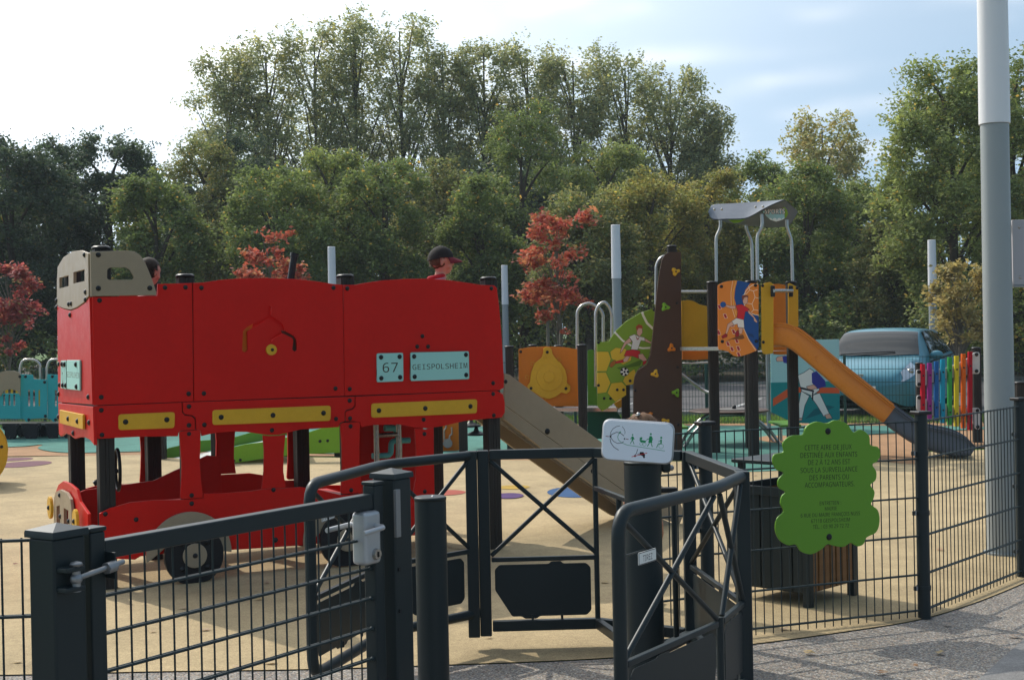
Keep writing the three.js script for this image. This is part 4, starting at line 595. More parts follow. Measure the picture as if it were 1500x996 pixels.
  // slide: swept trough in two pieces
  {
    const S = k4, Tn = [[112, 262], [160, 260], [215, 272], [265, 300], [330, 350], [430, 436], [600, 572], [755, 697]], Bn = [[115, 382], [165, 382], [205, 396], [250, 430], [310, 480], [395, 552], [540, 672], [692, 782]];
    const Tg = [[755, 697], [830, 752], [900, 792], [960, 806], [1060, 828], [1130, 862], [1176, 905]], Bg = [[692, 782], [780, 846], [850, 890], [920, 920], [1000, 946], [1080, 958], [1150, 950]];
    const wide = .47, back = V3(.12, .0, -wide);
    const trough = (name, T, B, z0, z1, mat) => {
      const n = T.length - 1, zz = i => z0 + (z1 - z0) * i / n, ct = new THREE.CatmullRomCurve3(S(T).map((p, i) => at(p[0], p[1], zz(i))), false, 'centripetal'), cb = new THREE.CatmullRomCurve3(S(B).map((p, i) => at(p[0], p[1], zz(i) + .0)), false, 'centripetal');
      const sect = (s, t, e) => { // t 0..1 around: near lip, near wall, bed, far wall, far lip
        const a = ct.getPoint(s), b = cb.getPoint(s), up = a.clone().sub(b), k = t * 5; const In = V3(0, 0, -1);
        const P = (h, d) => b.clone().addScaledVector(up, h).addScaledVector(back, d).addScaledVector(up.clone().normalize(), -e).addScaledVector(back, 0);
        const pts = [[.93, -.03], [1, -.05], [1, .02], [.55, .0], [.18, .03], [.06, .14], [.04, .5], [.06, .86], [.18, .97], [.55, 1.0], [1, .98], [1, 1.05], [.93, 1.03]], f = t * (pts.length - 1), i0 = Math.min(pts.length - 2, Math.floor(f)), w = f - i0; return P(pts[i0][0] * (1 - w) + pts[i0 + 1][0] * w, pts[i0][1] * (1 - w) + pts[i0 + 1][1] * w);
      };
      const m = add(tw, name, merge([grid(30, 24, (s, t) => sect(s, t, 0)), grid(30, 24, (s, t) => sect(1 - s, t, .02))]), mat); return { m, ct, cb };
    };
    const o = trough('slide_section', Tn, Bn, 15.80, 15.5, M.slideOrange), g = trough('slide_run_out', Tg, Bg, 15.52, 15.2, M.slideGrey);
    for (const [px, py] of k4([[362, 452], [422, 494], [690, 700]])) { const p = at(px, py, 15.62); const h = add(tw, 'hand_hold', new THREE.TorusGeometry(.05, .008, 6, 18), M.slideOrange, p.toArray(), [0, .05, rad(-38)]); h.scale.set(1.35, .62, .8); }
    for (const px of [1352, 1410]) { const b = loc(G(px, 668)); add(tw, 'slide_leg', bar(V3(b.x, 0, b.z - .3), V3(b.x, .2, b.z - .3), .024, 10), M.steel); }
  }
  // low deck to the side: orange board with the turning yellow game, hoops, footballer board
  pst(749, 663, 509, .105); pst(855, 664, 507, .105); pst(918, 660, 565, .1); pst(783, 652, 507, .1); pst(820, 652, 508, .1);
  { const m = sheet('game_board', k2([[142, 396], [200, 386], [290, 382], [380, 386], [452, 398], [454, 695], [300, 694], [144, 690]]), 17.45, 6, M.orange); studs(m, k2([[152, 410]]), 1.5);
    const gm = sheet('game_disc', k2([[270, 395], [282, 386], [300, 386], [314, 398], [318, 420], [330, 440], [362, 470], [385, 505], [394, 545], [392, 570], [412, 588], [410, 615], [390, 630], [365, 622], [335, 645], [300, 656], [262, 648], [225, 622], [196, 610], [186, 590], [200, 570], [206, 520], [225, 470], [262, 440], [270, 415]]), 17.41, 6, M.yellow, { th: .02 }); studs(gm, k2([[291, 412], [206, 600], [388, 602], [289, 540]]), 1.6);
    const f = gm.userData.fr; for (const [r, d] of [[.17, .012], [.10, .024]]) { const [u, v] = f.uv(...k2([[r > .15 ? 299 : 300, 541]])[0]), n = 64; const pts = Array.from({ length: n }, (_, i) => { const a = i / n * 6.283, q = r > .15 ? r * (1 + .05 * Math.sign(Math.cos(a + .7))) : r * (1 + .10 * Math.cos(8 * a)) * .72; return [u + q * Math.cos(a), v + q * Math.sin(a)]; }); add(gm, 'disc_layer', board(pts, .012), M.yellow, [0, 0, d]); }
    const rr = mulberry(7); for (let i = 0; i < 9; i++) { const a = i / 9 * 6.283 + .3, [u, v] = f.uv(...k2([[295, 545]])[0]); add(gm, 'engraved_mark', new THREE.TorusGeometry(.028, .0035, 4, 3 + Math.floor(rr() * 3)), M.mustard, [u + .27 * Math.cos(a), v + .27 * Math.sin(a), .001], [0, 0, rr() * 3]); }
    done(m); done(gm); }
  add(tw, 'deck_edge', beam(at(760, 600, 17.5), at(905, 600, 17.2), .06, .05), M.steel);
  add(tw, 'deck', (() => { const q = [[760, 17.5], [905, 17.2], [905, 18.2], [760, 18.4]].map(([px, z]) => at(px, 600, z)); const y = q[0].y; return grid(1, 1, (a, b) => { const p = q[0].clone().lerp(q[1], a).lerp(q[3].clone().lerp(q[2], a), b); p.y = y - .02; return p; }); })(), M.grey);
  add(tw, 'hoop_rail', pipe(softPath(k2([[447, 396], [447, 200], [470, 168], [512, 155], [562, 182], [583, 215], [583, 360]]).map(p => at(p[0], p[1], 17.6)), .12), .022, 10), M.steel); add(tw, 'hoop_rail', pipe(softPath(k2([[543, 592], [543, 205], [558, 168], [588, 148], [616, 178], [628, 218], [628, 335]]).map(p => at(p[0], p[1], 17.3)), .12), .022, 10), M.steel);
  done(sheet('green_board', k2([[502, 404], [520, 398], [543, 404], [552, 690], [503, 690]]), 17.5, 6, M.green));
  const foot = canvasTex(640, 1120, (x, w, h) => {
    const X = v => (v - 75) / 415 * w, Y = v => (v - 60) / 750 * h; const poly = (c, pts, st, lw) => { x.beginPath(); pts.forEach(([a, b], i) => i ? x.lineTo(X(a), Y(b)) : x.moveTo(X(a), Y(b))); if (c) { x.closePath(); x.fillStyle = c; x.fill(); } if (st) { x.strokeStyle = st; x.lineWidth = lw; x.lineJoin = 'round'; x.stroke(); } };
    x.fillStyle = '#7d9a2c'; x.fillRect(0, 0, w, h); poly(null, [[395, 60], [410, 110], [435, 165], [490, 220]], '#e5e0cc', 26); poly(null, [[205, 225], [260, 290], [330, 335], [400, 350], [480, 348]], '#e5e0cc', 20);
    const ye = '#d8b02e', gl = '#6d8a26'; for (const p of [[[75, 365], [160, 368], [178, 425], [145, 515], [75, 515]], [[170, 370], [210, 340], [280, 350], [325, 400], [318, 440], [260, 470], [180, 425]], [[75, 520], [140, 520], [172, 600], [140, 672], [75, 680]], [[175, 602], [250, 595], [290, 640], [290, 690], [200, 745], [145, 675]], [[255, 590], [275, 545], [340, 500], [360, 560], [330, 630], [290, 640]], [[100, 795], [110, 815], [130, 800]]]) poly(ye, p, gl, 8);
    const sk = '#d8a893', dk = '#4a2e2a'; poly('#55701c', [[215, 490], [300, 470], [400, 430], [380, 480], [230, 502]]);
    poly(sk, [[310, 270], [275, 300], [250, 350], [240, 385], [255, 370], [285, 320], [325, 300]], dk, 4); poly('#e2ddd4', [[305, 262], [345, 245], [375, 262], [415, 270], [420, 298], [390, 292], [365, 362], [318, 358], [330, 300]], dk, 4); poly(sk, [[418, 275], [470, 312], [475, 325], [418, 300]], dk, 4); poly(sk, [[362, 200], [400, 200], [402, 235], [380, 265], [362, 245]], dk, 3); poly('#a8482c', [[355, 190], [375, 172], [400, 182], [405, 205], [375, 200], [362, 225]]); poly('#8c2a2c', [[350, 248], [368, 282], [380, 258], [374, 284], [362, 288]]);
    poly('#c8262a', [[285, 365], [330, 358], [385, 372], [368, 425], [330, 408], [268, 405]], dk, 4); poly(sk, [[285, 405], [310, 408], [290, 445], [262, 450], [262, 430]], dk, 3); poly('#c8262a', [[262, 430], [265, 452], [205, 460], [205, 445]], dk, 3); poly('#a8601c', [[205, 432], [210, 460], [180, 488], [164, 478], [175, 450]], dk, 4); poly(sk, [[370, 395], [400, 390], [432, 440], [412, 452], [372, 425]], dk, 3); poly('#c8262a', [[402, 448], [430, 440], [415, 478], [398, 475]], dk, 3);
    x.fillStyle = '#ece8df'; x.strokeStyle = '#222'; x.lineWidth = 5; x.beginPath(); x.arc(X(270), Y(522), 46, 0, 7); x.fill(); x.stroke(); x.fillStyle = '#222'; for (let i = 0; i < 6; i++) { const a = i * 1.256, r = i ? 34 : 0; x.beginPath(); x.arc(X(270) + r * Math.cos(a), Y(522) + r * Math.sin(a), 13, 0, 7); x.fill(); }
  });
  { const m = sheet('football_board', k5([[76, 302], [160, 302], [172, 280], [215, 218], [290, 150], [390, 92], [470, 64], [490, 62], [494, 90], [470, 300], [455, 400], [430, 460], [380, 490], [350, 540], [344, 610], [286, 620], [286, 692], [240, 722], [195, 752], [150, 786], [110, 810], [98, 796], [76, 770]]), 17.1, 8, std(0xffffff, .5, { map: foot }), { art: 1 }); m.userData.label = 'green and yellow board painted with a footballer'; studs(m, k5([[84, 308], [490, 70], [315, 587], [221, 652], [267, 652], [126, 715], [172, 716], [84, 620]]), 1.5); done(m); }
  done(sheet('lower_board', k5([[6, 800], [150, 790], [200, 782], [248, 855], [240, 900], [200, 980], [120, 1010], [6, 1010]]), 17.3, 6, M.darkGreen)); done(sheet('yellow_flap', k5([[196, 752], [284, 700], [284, 760], [230, 792], [215, 780]]), 17.25, 8, M.mustard));
  // board with the turned crank puzzles and the hanging steps behind the bus
  pst(679, 664, 610, .11); pst(754, 658, 612, .1);
  { const k4b = crop(520, 590, 5.77), m = sheet('puzzle_board', k4b([[662, 150], [880, 150], [884, 400], [830, 408], [670, 425]]), 17.6, 5, M.orange); const f = m.userData.fr; const q = l => k4b(l).map(p => { const [u, v] = f.uv(p[0], p[1]); return V3(u, v, .03); });
    add(m, 'crank_rail', pipe(softPath(q([[768, 150], [768, 215], [752, 225], [752, 315]]), .02), .012, 8), M.steel); add(m, 'crank_rail', pipe(softPath(q([[815, 205], [818, 265], [798, 275], [795, 320]]), .02), .012, 8), M.steel); add(m, 'crank_rail', pipe(softPath(q([[716, 295], [718, 335], [740, 350], [760, 345]]), .02), .012, 8), M.steel); add(m, 'crank_wheel', cyl(.06, .06, .03, 18), M.galv, q([[782, 340]])[0].toArray(), [Math.PI / 2, 0, 0]); add(m, 'crank_wheel', cyl(.05, .05, .03, 18), M.galv, q([[676, 355]])[0].toArray(), [Math.PI / 2, 0, 0]); done(m);
    const b = [[1025, 262], [978, 190]]; b.forEach(([x, y]) => { const [p] = k4b([[x, y]]); add(tw, 'hanging_step', lathe([[.0001, .10], [.02, .09], [.035, .04], [.10, .012], [.14, .0], [.13, -.02], [.0001, -.03]], 16), M.black, at(p[0], p[1], 17.9).toArray()); const a = at(p[0], p[1] - 14, 17.9), t = at(p[0], 570, 17.9); add(tw, 'step_rope', bar(a, t, .009, 6), M.black); });
    add(tw, 'step_beam', bar(at(684, 570, 17.9), at(756, 570, 17.9), .03, 10), M.steel); add(tw, 'low_beam', bar(at(728, 626, 17.9), at(752, 625, 17.9), .02, 8), M.black); }
}
// ------------------------------------------------------------ other play equipment
function standing(px, py, name, label, cat) {            // a thing on the ground with sheets cut to outlines from the photo
  const A = G(px, py); A.y = 0; const t = thing(name, label, cat, A);
  const at = (x, y, d) => D(x, y, d).sub(t.position);
  const sheet = (nm, pts, depth, deg, mat, o = {}) => { const c = pts.reduce((s, p) => [s[0] + p[0] / pts.length, s[1] + p[1] / pts.length], [0, 0]), P = D(c[0], c[1], depth), fr = new Frame(P, deg), L = fr.list(pts); const g = board(L, o.th || .019, (o.holes || []).map(h => fr.list(h))); if (o.art) fitUV(g, ...bbox(L)); const m = add(t, nm, g, mat); m.position.set(P.x - A.x, 0, P.z - A.z); m.rotation.y = rad(deg); for (const q of o.studs || []) { const [u, v] = fr.uv(q[0], q[1]); const b = add(m, 'bolt', boltG, M.bolt, [u, v, 0]); b.scale.setScalar(o.bs || 1.5); } return m; };
  const pst = (x, y, top, w = .115) => { const g = G(x, y).sub(t.position), h = D(x, top, -(g.z + A.z)).y; return post(t, g.x, g.z, h, w); };
  return { t, A, at, sheet, pst };
}
{ // green curved ramp behind the bus
  const { t, at, sheet, pst } = standing(318, 679, 'play_ramp', 'green sided curved play ramp with dark posts seen under the bus', 'playground equipment'), k = crop(230, 600, 6.25);
  pst(317, 680, 632, .115); pst(236, 673, 625, .115); pst(332, 655, 610, .11); pst(497, 668, 600, .12);
  sheet('ramp_side', k([[590, 388], [640, 362], [680, 346], [800, 318], [960, 298], [1100, 268], [1310, 232], [1500, 170], [1680, 110], [1690, 395], [1310, 408], [960, 452], [760, 482], [592, 498]]), 16.45, 2, M.limeGreen, { studs: k([[700, 470], [759, 462], [1490, 290], [1560, 285]]) });
  sheet('ramp_side', k([[36, 384], [100, 352], [195, 330], [300, 302], [395, 284], [520, 274], [650, 264], [750, 240], [850, 210], [960, 180], [1200, 100], [1200, 230], [950, 288], [560, 362], [400, 392], [195, 442], [40, 455]]), 17.5, 2, M.green, { studs: k([[66, 404], [640, 286]]) });
  { const a = k([[100, 448], [400, 400], [600, 362], [950, 292], [1300, 230]]).map(p => at(p[0], p[1], 17.45)), b = k([[300, 496], [500, 494], [700, 380], [960, 318], [1310, 250]]).map(p => at(p[0], p[1], 16.5)); add(t, 'ramp_bed', grid(4, 1, (u, v) => a[Math.round(u * 4)].clone().lerp(b[Math.round(u * 4)], v)), M.white); }
  for (const z of [16.46, 17.52]) { const g = G(440, 670); }
}
{ // train wagons
  const k = crop(0, 500, 4.98);
  const wagon = (px, py, dx, label, arch) => {
    const { t, sheet, at } = standing(px, py, 'play_wagon', label, 'playground equipment'), S = l => k(l.map(([a, b]) => [a + dx, b])), z = 21.3;
    add(t, 'base_board', beam(at(...S([[arch ? -120 : 130, 596]])[0], z + .25), at(...S([[300, 596]])[0], z + .25), .5, .03), M.grey);
    sheet('side_board', S([[145, 240], [232, 244], [240, 276], [336, 280], [340, 560], [220, 566], [205, 586], [185, 588], [170, 566], [148, 566]]), z, -4, M.turquoise, { holes: [[[196, 360], [206, 350], [216, 360], [216, 470], [206, 478], [196, 470]], [[232, 360], [242, 350], [252, 360], [252, 470], [242, 478], [232, 470]], [[272, 360], [280, 350], [288, 360], [288, 470], [280, 478], [272, 470]]].map(h => S(h)), studs: S([[181, 257], [320, 298], [326, 545], [204, 572]]), bs: 2 });
    if (arch) sheet('side_board', S([[-110, 380], [143, 380], [146, 566], [40, 566], [-110, 566]]), z, -4, M.turquoise, { holes: [-60, 24, 62, 98].map(x => S([[x - 9, 370 + 20], [x, 384], [x + 9, 390], [x + 9, 470], [x - 9, 470]])) });
    if (arch) sheet('arch_board', S([[-115, 360], [-100, 270], [-40, 235], [40, 216], [90, 214], [130, 226], [143, 245], [143, 400], [120, 362], [70, 348], [20, 360], [0, 400], [-115, 400]]), z - .03, -4, M.beige, { studs: S([[140, 257]]), bs: 2 });
    sheet('far_board', S([[arch ? -110 : 150, 300], [336, 300], [336, 566], [arch ? -110 : 150, 566]]), z + .55, -4, M.yellow, { holes: (arch ? [24, 62, 98, 206, 242] : [206, 242]).map(x => S([[x - 12, 340], [x + 12, 340], [x + 12, 500], [x - 12, 500]])) });
    add(t, 'hoop_rail', pipe(softPath(S([[142, 420], [142, 190], [160, 140], [200, 132], [250, 136], [288, 165], [290, 280]]).map(p => at(p[0], p[1], z + .3)), .15), .022, 10), M.steel);
    for (const [a, b] of arch ? [[10, 130], [148, 290]] : [[128, 235], [250, 350]]) { const c = (a + b) / 2, w = (b - a) / 2; const q = sheet('wheel_board', S([[c - w, 600], [c + w, 600], [c + w * .95, 640], [c + w * .72, 650], [c + w * .7, 690], [c + w * .4, 716], [c, 722], [c - w * .4, 716], [c - w * .7, 690], [c - w * .72, 650], [c - w * .95, 640]]), z - .02, -4, M.tyre, { th: .05, studs: S([[c, 706], [c - w * .8, 622], [c + w * .8, 620]]), bs: 2 }); const r = q.clone(); r.position.z -= .5; t.add(r); }
  };
  wagon(32, 645, 0, 'turquoise play wagon with a beige arched board and steel hoop', true); wagon(100, 644, 196, 'turquoise play wagon half hidden behind the front of the red bus');
}
{ // yellow ring tunnel at the edge of the picture
  const A = G(-45, 716); A.y = 0; const t = thing('crawl_tunnel', 'yellow ringed crawl tunnel standing on the tan rubber surface', 'playground equipment', A, 20);
  for (const z of [0, -.55]) { const m = add(t, 'ring_board', board(circle(0, .36, .38, 36), .03, [circle(0, .36, .27, 30)]), M.yellow, [0, 0, z]); for (let i = 0; i < 8; i++) { const a = i / 8 * 6.283 + .2, b = add(m, 'bolt', boltG, M.bolt, [.325 * Math.cos(a), .36 + .325 * Math.sin(a), 0]); b.scale.setScalar(1.4); } }
  const g = new THREE.CylinderGeometry(.29, .29, .52, 32, 1, true); g.rotateX(Math.PI / 2); add(t, 'tunnel_pipe', g, std([.02, .02, .02], .6, { side: THREE.DoubleSide }), [0, .36, -.29]);
}
{ // rainbow barrier
  const { t, sheet, pst } = standing(1432, 648, 'rainbow_barrier', 'barrier of eight rainbow coloured slats on white rails between dark posts', 'playground equipment'), k = crop(1220, 460, 5.53);
  pst(1349, 643, 533, .085); pst(1433, 648, 511, .1);
  const rail = l => sheet('rail', rnd(k(l), 3), 17.3, 4, M.white, { th: .02 });
  rail([[682, 452], [730, 448], [830, 450], [940, 432], [1050, 385], [1120, 345], [1150, 310], [1190, 308], [1196, 330], [1196, 470], [1186, 486], [1150, 484], [1080, 494], [980, 516], [880, 530], [800, 560], [760, 575], [725, 590], [690, 590], [682, 575]]); rail([[684, 662], [728, 655], [745, 690], [800, 690], [930, 730], [1060, 755], [1190, 762], [1200, 780], [1198, 925], [1186, 938], [1160, 930], [1130, 850], [980, 835], [850, 832], [780, 810], [700, 790], [684, 770]]);
  const cols = [[.55, .012, .03], [.30, .035, .24], [.02, .12, .36], [.015, .30, .46], [.05, .32, .07], [.66, .52, .03], [.70, .13, .012], [.42, .012, .025]].map(c => hdpe(c)), names = ['red', 'violet', 'dark blue', 'light blue', 'green', 'yellow', 'orange', 'dark red'];
  [[738, 405, 842], [793, 398, 850], [848, 384, 862], [900, 367, 884], [957, 350, 902], [1012, 339, 912], [1068, 322, 928], [1122, 305, 942]].forEach(([x, y0, y1], i) => { const w = 15, m = sheet('slat', k([[x - w, y0], [x + w, y0], [x + w, y1], [x - w, y1]]), 17.24, 4, cols[i], { th: .05, studs: k([[x, y0 + 95 + i * 3], [x, y1 - 105]]), bs: 1.0 }); m.userData.label = names[i] + ' slat'; });
  for (const [x, y] of k([[703, 468], [703, 570], [705, 676], [1170, 328], [1170, 462], [1178, 782], [1180, 914]])) { const p = D(x, y, 17.27).sub(t.position), b = add(t, 'bolt', boltG, M.bolt, p.toArray()); b.scale.setScalar(2); }
}
{ // judo board
  const { t, sheet, at } = standing(1131, 630, 'judo_board', 'flat painted judo player board in blue and teal on steel posts', 'playground equipment'), k = crop(1100, 400, 3.557);
  const tex = canvasTex(512, 620, (x, w, h) => {
    const X = v => (v - 100) / 370 * w, Y = v => (v - 345) / 440 * h, poly = (c, pts, st, lw) => { x.beginPath(); pts.forEach(([a, b], i) => i ? x.lineTo(X(a), Y(b)) : x.moveTo(X(a), Y(b))); x.closePath(); x.fillStyle = c; x.fill(); if (st) { x.strokeStyle = st; x.lineWidth = lw; x.lineJoin = 'round'; x.stroke(); } };
    x.fillStyle = '#9cc4c4'; x.fillRect(0, 0, w, h); poly('#0e7f80', [[100, 565], [470, 565], [470, 790], [100, 790]]); poly('#d2562c', [[110, 650], [205, 590], [470, 600], [470, 630], [320, 625], [230, 620], [110, 690]]); poly('#0a5f66', [[280, 760], [330, 710], [400, 690], [440, 700], [350, 740]]);
    poly('#d8a48e', [[130, 440], [140, 430], [180, 425], [180, 455], [135, 455]], '#444', 3); poly('#2a2f86', [[165, 430], [210, 425], [240, 450], [240, 480], [170, 462]]); const wh = '#dcd9d2', dk = '#3a3a3e';
    poly(wh, [[245, 530], [280, 515], [310, 495], [330, 510], [345, 560], [360, 610], [320, 640], [265, 615], [255, 580]], dk, 4); poly('#2b2f85', [[320, 520], [345, 510], [390, 560], [395, 590], [345, 605], [320, 570]]); poly('#d8a48e', [[290, 590], [330, 580], [350, 600], [300, 610]], dk, 3); poly('#26242a', [[255, 590], [330, 610], [330, 620], [258, 602]]);
    poly(wh, [[262, 612], [305, 640], [280, 690], [265, 755], [248, 755], [248, 680]], dk, 4); poly(wh, [[310, 640], [360, 625], [385, 680], [410, 735], [380, 750], [345, 690]], dk, 4); poly('#d8a48e', [[385, 742], [412, 735], [425, 760], [395, 762]], dk, 3); poly('#d8a48e', [[245, 755], [265, 755], [262, 768], [245, 768]], dk, 3); poly('#26242a', [[320, 620], [328, 618], [325, 660], [318, 664]]);
  });
  sheet('painted_board', k([[104, 352], [462, 345], [466, 760], [440, 772], [380, 782], [320, 784], [240, 780], [180, 760], [130, 735], [108, 725]]), 20.0, 2, std(0xffffff, .55, { map: tex }), { art: 1 });
  for (const px of [1127.5, 1231]) { const p = G(px, 631).sub(t.position), top = D(px, 497, 20.1).y; add(t, 'post', cyl(.03, .03, top, 12), M.galv, [p.x, 0, 20.08 * -1 - t.position.z]); }
}
{ // round table with seats under the tower
  const P = D(1072, 603, 17.6), t = thing('play_table', 'low round play table on bent steel legs with two plank seats', 'table', V3(P.x, 0, P.z - .2));
  add(t, 'table_top', lathe([[.0001, .014], [.5, .014], [.52, .006], [.52, -.006], [.5, -.012], [.0001, -.012]], 36), M.brown, [0, P.y, 0]); add(t, 'turning_disc', lathe([[.0001, .012], [.2, .012], [.21, 0], [.0001, 0]], 28), M.grey, [.06, P.y + .016, .05]); add(t, 'disc_knob', lathe([[.0001, .05], [.025, .04], [.03, .01], [.02, 0]], 12), M.black, [.06, P.y + .028, .05]);
  const h = P.y; for (const z of [-.22, .22]) { add(t, 'leg_frame', pipe(softPath([V3(-.62, .0, z), V3(-.5, .18, z), V3(-.25, h - .04, z), V3(.25, h - .04, z), V3(.5, .18, z), V3(.62, .0, z)], .14), .021, 10), M.steel); }
  for (const s of [-1, 1]) { add(t, 'seat', box(.26, .03, .85, s * .72, .26, 0), M.green); for (const z of [-.25, .25]) add(t, 'seat_leg', bar(V3(s * .72, 0, z), V3(s * .72, .25, z), .021, 10), M.steel); }
}
// ------------------------------------------------------------ far fence, columns, boards
function farFence(a, b, label) {
  const d = b.clone().sub(a), L = d.length(), t = thing('boundary_fence', label, 'fence', a, Math.atan2(-d.z, d.x) * 180 / Math.PI, 'green boundary fences'), list = [];
  for (let x = .05; x < L; x += .05) list.push(new THREE.BoxGeometry(.005, 1.03, .005).translate(x, .53, 0));
  for (const v of [.05, .25, .45, .65, .85, 1.03]) list.push(new THREE.BoxGeometry(L, .008, .008).translate(L / 2, v, .005), new THREE.BoxGeometry(L, .008, .008).translate(L / 2, v, -.005));
  const m = add(t, 'wire_mesh', merge(list), M.farWire); m.userData.kind = 'stuff'; const n = Math.ceil(L / 2.5); for (let i = 0; i <= n; i++) add(t, 'post', cyl(.024, .024, 1.07, 10), M.farWire, [L * i / n, 0, 0]);
}
farFence(V3(-15, 0, -24.9), V3(1, 0, -22.05), 'green wire mesh boundary fence along the lawn verge behind the bus'); farFence(V3(1, 0, -22.05), V3(9.2, 0, -19.85), 'green wire mesh boundary fence along the verge in front of the parked car');
function column(px, py, top, split, d, label, o = {}) {
  const A = G(px, py); if (o.depth) { const q = D(px, py, o.depth); A.copy(q); } A.y = 0; const z = -A.z, hs = D(px, split, z).y, ht = top === null ? 5.2 : D(px, top, z).y;
  const t = thing('lamp_column', label, 'lamp column', A, 0, o.group);
  add(t, 'lower_shaft', cyl(d / 2, d / 2 * .93, hs, 28), M.poleGrey); add(t, 'upper_shaft', merge([cyl(d / 2 * 1.02, d / 2 * .94, ht - hs, 28), lathe([[.0001, .012], [d / 2 * .9, .008], [d / 2 * .95, 0]], 24).translate(0, ht - hs, 0)]), M.poleWhite, [0, hs + .002, 0]); if (o.base) { const f = add(t, 'base_flange', cyl(d / 2 + .02, d / 2 + .02, .02, 28), M.poleGrey); }
  return t;
}
const bigCol = column(1469, 812, null, 182, .196, 'thick lamp column grey below and white above standing behind the mesh fence', { base: 1 });
column(907, 600, 330, 408, .205, 'white topped lamp column rising behind the climbing structure', { depth: 29 }); column(743, 600, 389, 446, .185, 'slender white topped lamp column between the bus and the red maple', { depth: 37 }); column(490, 600, 362, 440, .195, 'white topped lamp column rising just above the bus roof', { depth: 33 }); column(1370, 600, 352, 418, .205, 'white topped lamp column behind the parked car', { depth: 33 });
{ // pale board fixed to the column
  const a = D(1481, 322, 9.1), b = D(1560, 416, 9.1), t = thing('notice_board', 'pale grey board on brackets beside the thick lamp column', 'board', V3(a.x, a.y, a.z)); const w = .55, h = a.y - b.y;
  add(t, 'panel', board(rnd([[.012, -h], [w, -h], [w, 0], [.012, 0]], .008), .02), std([.42, .40, .41], .6)); for (const v of [-.03, -h + .03]) { add(t, 'bracket', box(.11, .022, .03, .0, v, -.04, .004), M.galv); } add(t, 'edge_profile', box(w, .014, .03, w / 2 + .01, -h - .008, -.01, .003), M.galv); for (const v of [-.05, -h + .05]) { const q = add(t, 'bolt', boltG, M.steel, [.06, v, 0]); q.scale.setScalar(.9); }
}
{ // yellow board at the right edge
  const { sheet, pst } = standing(1506, 690, 'play_counter', 'yellow topped play counter with a white edge beyond the lamp column', 'playground equipment'); pst(1498, 700, 562, .1); sheet('panel', [[1491, 566], [1560, 566], [1560, 588], [1491, 588]], 13.6, 0, M.mustard);
}
